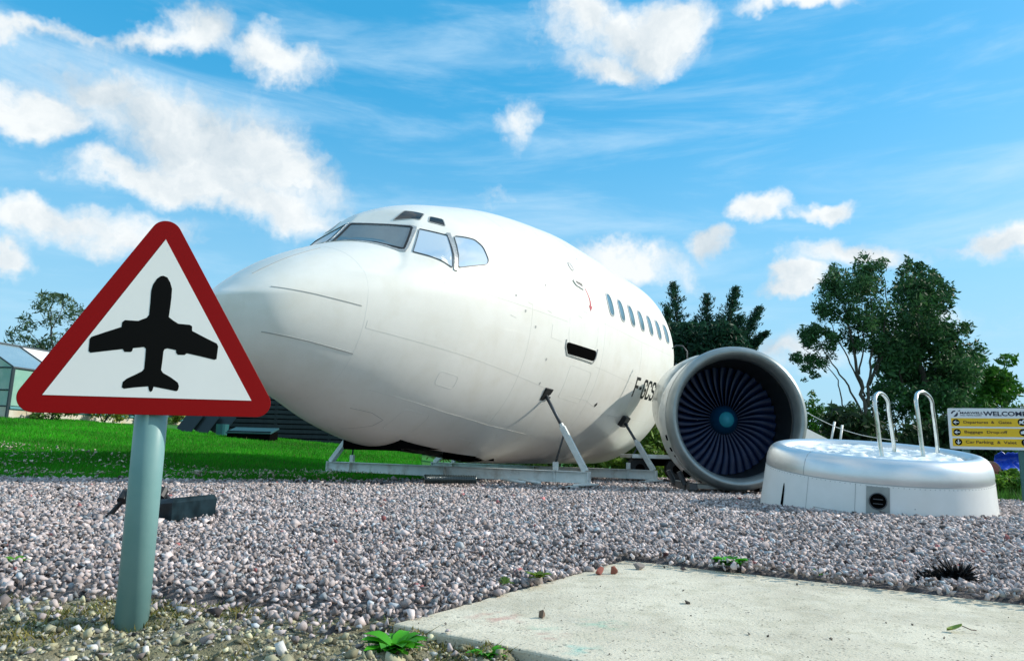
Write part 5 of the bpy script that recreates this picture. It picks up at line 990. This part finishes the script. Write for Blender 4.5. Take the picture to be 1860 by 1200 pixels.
# ------------------------------------------------------------------ greenhouse and things at left back
def greenhouse():
    D = Vector((.196, .98, 0)).normalized(); Nn = Vector((.98, -.196, 0)).normalized()     # along, and out towards the right/camera side
    A = Vector(at(25, 667, 20)); A.z = 0; zb = float(at(14, 757, 20)[2]); zt = float(at(25, 667, 20)[2]); zr = zt + .80; hw = 1.45; Ln = 15.0
    e = empty('greenhouse', (A.x, A.y, zb)); e.matrix_world = Matrix(((D.x, Nn.x, 0, A.x), (D.y, Nn.y, 0, A.y), (0, 0, 1, zb), (0, 0, 0, 1))) if False else Matrix.Translation((A.x, A.y, zb))
    tag(e, 'glass greenhouse with dark frame and one white roof panel at the left edge', 'greenhouse'); zt -= zb; zr -= zb
    gl = mat('greenhouse_glass', (.22, .42, .34), .12, .0, var=(.36, .52, .44), vscale=1.2, var2=(.55, .60, .50), v2scale=.7); rl = mat('greenhouse_roof_glass', (.30, .42, .47), .10, .3, var=(.38, .5, .54), vscale=1); wh = mat('white_roof_sheet', (.80, .82, .83), .5); fr = mat('greenhouse_frame', (.03, .05, .06), .5); base = mat('greenhouse_base', (.60, .58, .50), .8, var=(.5, .42, .3), vscale=2); teal = mat('teal_sill', (.05, .22, .24), .5)
    def P(a, o, z): return D * a + Nn * (-o) + Vector((0, 0, z))
    n = 10; st = Ln / n
    def pane(name, q, m, t=.012):
        nn = (q[1] - q[0]).cross(q[3] - q[0]).normalized() * t; return mk(name, [p for p in q] + [p - nn for p in q], [(0, 1, 2, 3), (7, 6, 5, 4), (0, 4, 5, 1), (1, 5, 6, 2), (2, 6, 7, 3), (3, 7, 4, 0)], m, e)
    for i in range(n):
        a0, a1 = i * st + .03, (i + 1) * st - .03
        for o, sgn in ((0, 1), (2 * hw, -1)): pane('wall_pane', [P(a0, o, .32), P(a1, o, .32), P(a1, o, zt - .03), P(a0, o, zt - .03)], gl)
        pane('roof_pane', [P(a0, 0, zt), P(a1, 0, zt), P(a1, hw, zr), P(a0, hw, zr)], wh if i in (1,) else rl); pane('roof_pane', [P(a0, 2 * hw, zt), P(a1, 2 * hw, zt), P(a1, hw, zr), P(a0, hw, zr)], rl)
    for i in range(n + 1):
        a = i * st
        for o in (0, 2 * hw): MB().tube([P(a, o, -.2), P(a, o, zt)], .03 if i else .05, 6).build('frame_post', fr, e)
        MB().tube([P(a, -.02, zt), P(a, hw, zr + .015), P(a, 2 * hw + .02, zt)], .022, 6).build('rafter', fr, e)
    for o, z in ((-.02, zt), (2 * hw + .02, zt), (hw, zr + .02)): MB().tube([P(-.05, o, z), P(Ln + .05, o, z)], .032, 6).build('rail', fr, e)
    for o in (0, 2 * hw):
        MB().add([P(0, o - .04, -.6), P(Ln, o - .04, -.6), P(Ln, o - .04, .2), P(0, o - .04, .2), P(0, o + .06, -.6), P(Ln, o + .06, -.6), P(Ln, o + .06, .2), P(0, o + .06, .2)], [(0, 1, 2, 3), (7, 6, 5, 4), (0, 3, 7, 4), (1, 5, 6, 2), (3, 2, 6, 7)]).build('base_wall', base, e)
        MB().tube([P(0, o - .03, .25), P(Ln, o - .03, .25)], .055, 6).build('sill', teal, e)
    # gable end with glazing
    pane('gable_pane', [P(0, .05, .3), P(0, 2 * hw - .05, .3), P(0, 2 * hw - .05, zt - .02), P(0, .05, zt - .02)], gl); mk('gable_pane', [P(0, .05, zt + .02), P(0, 2 * hw - .05, zt + .02), P(0, hw, zr - .03), P(-.012, .05, zt + .02), P(-.012, 2 * hw - .05, zt + .02), P(-.012, hw, zr - .03)], [(0, 1, 2), (5, 4, 3), (0, 3, 4, 1), (1, 4, 5, 2), (2, 5, 3, 0)], gl, e)
    for z in (.3, .75, zt): MB().tube([P(-.02, 0, z), P(-.02, 2 * hw, z)], .022, 6).build('rail', fr, e)
    MB().add([P(-.03, 0, -.6), P(-.03, 2 * hw, -.6), P(-.03, 2 * hw, .28), P(-.03, 0, .28)], [(0, 1, 2, 3)]).build('gable_base', base, e)
    # weeds along its foot
    for i in range(6):
        a = .9 + i * 2.1; w = Vector((A.x, A.y, 0)) + D * a + Nn * .5; z = float(H(w.x, w.y)); shrub('flowering_weed', ['tall yellow green weeds by the near corner of the greenhouse', 'yellow flowering weeds along the greenhouse foot, second clump', 'green weeds along the greenhouse foot, third clump', 'pale weeds along the greenhouse foot, fourth clump', 'green weeds along the greenhouse foot, fifth clump', 'farthest clump of weeds along the greenhouse foot'][i], 'weeds along the greenhouse', (w.x, w.y, z), (1.1, .6, .65 + .15 * (i % 2)), 1000, ((.06, .16, .02), (.40, .38, .06) if i % 2 else (.18, .28, .05)), .04, 90 + i, 'weeds', 3)
greenhouse()
def dark_yard():
    x0, x1, y0 = -9.2, -2.2, 23.0; zb = float(H(-6.5, 22.8)) - .1; e = empty('timber_fence', ((x0 + x1) / 2, y0, zb)); tag(e, 'dark stained slatted timber fence behind the lawn, seen under the nose', 'fence')
    dk = mat('dark_timber', (.010, .020, .024), .7, var=(.018, .03, .034), vscale=6, bump=.3, bscale=30); n = 13; w = x1 - x0
    me = None
    for k in range(n):
        z = .08 + k * .15
        if me is None: s0 = MB().box((0, 0, 0), (w, .03, .115)).build('slat', dk, e); me = s0
        s_ = me if k == 0 else me.copy()
        if k: COL.objects.link(s_); s_.parent = e
        s_.location = (0, random.uniform(-.004, .004), z)
    for k in range(5): MB().box((-w / 2 + w * k / 4, .05, .95), (.09, .07, 2.0)).build('post', dk, e)
    MB().box((0, .12, .95), (w, .02, 1.95)).build('backing_board', M['void'], e)
    gm = mat('cold_frame_glass', (.010, .022, .026), .3, .1); wt = mat('cold_frame_lid', (.03, .09, .10), .4)
    for i, (px, Y, w_, lb) in enumerate(((345, 21.4, .9, 'left leaning glass sheet against the dark fence'), (375, 21.6, .9, 'middle leaning glass sheet against the dark fence'), (405, 21.9, .7, 'right leaning glass sheet against the dark fence'))):
        p = at(px, 775, Y); z = float(H(p[0], p[1])); o = MB().box((0, 0, .32), (.42, .03, .70), Matrix.Rotation(math.radians(28), 3, 'Y') @ Matrix.Rotation(math.radians(-15), 3, 'X')).build('glass_sheet', gm); o.location = (p[0], p[1], z); tag(o, lb, 'glass sheet', 'glass sheets leaning on the dark fence')
    p = at(460, 780, 20.5); z = float(H(p[0], p[1])); o = empty('cold_frame', (p[0], p[1], z)); tag(o, 'low teal garden cold frame in front of the dark fence', 'cold frame'); MB().box((0, 0, .08), (1.2, .7, .3)).build('box', M['void'], o, bevel=.01); MB().box((0, -.02, .25), (1.25, .75, .04), Matrix.Rotation(math.radians(12), 3, 'X')).build('lid', wt, o, bevel=.005)
    p = at(405, 766, 21.2); z = float(H(p[0], p[1])); tag(MB().tube([(p[0], p[1], z), (p[0], p[1], z + .33)], [.16, .18], 16).build('plastic_tub', mat('teal_tub', (.02, .12, .13), .4)), 'round teal plastic tub in front of the dark fence', 'tub')
    # tall dark hedge far behind to close the horizon
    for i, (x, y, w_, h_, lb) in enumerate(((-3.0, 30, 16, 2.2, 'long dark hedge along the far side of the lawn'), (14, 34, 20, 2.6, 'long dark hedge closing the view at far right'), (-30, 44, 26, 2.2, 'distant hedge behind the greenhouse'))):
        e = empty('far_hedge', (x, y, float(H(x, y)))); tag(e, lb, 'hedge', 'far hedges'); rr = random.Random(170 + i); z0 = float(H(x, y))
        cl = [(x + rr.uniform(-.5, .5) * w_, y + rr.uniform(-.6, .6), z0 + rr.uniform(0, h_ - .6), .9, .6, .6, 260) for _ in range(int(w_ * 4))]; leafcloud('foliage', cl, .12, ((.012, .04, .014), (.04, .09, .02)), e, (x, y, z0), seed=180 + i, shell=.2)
dark_yard()
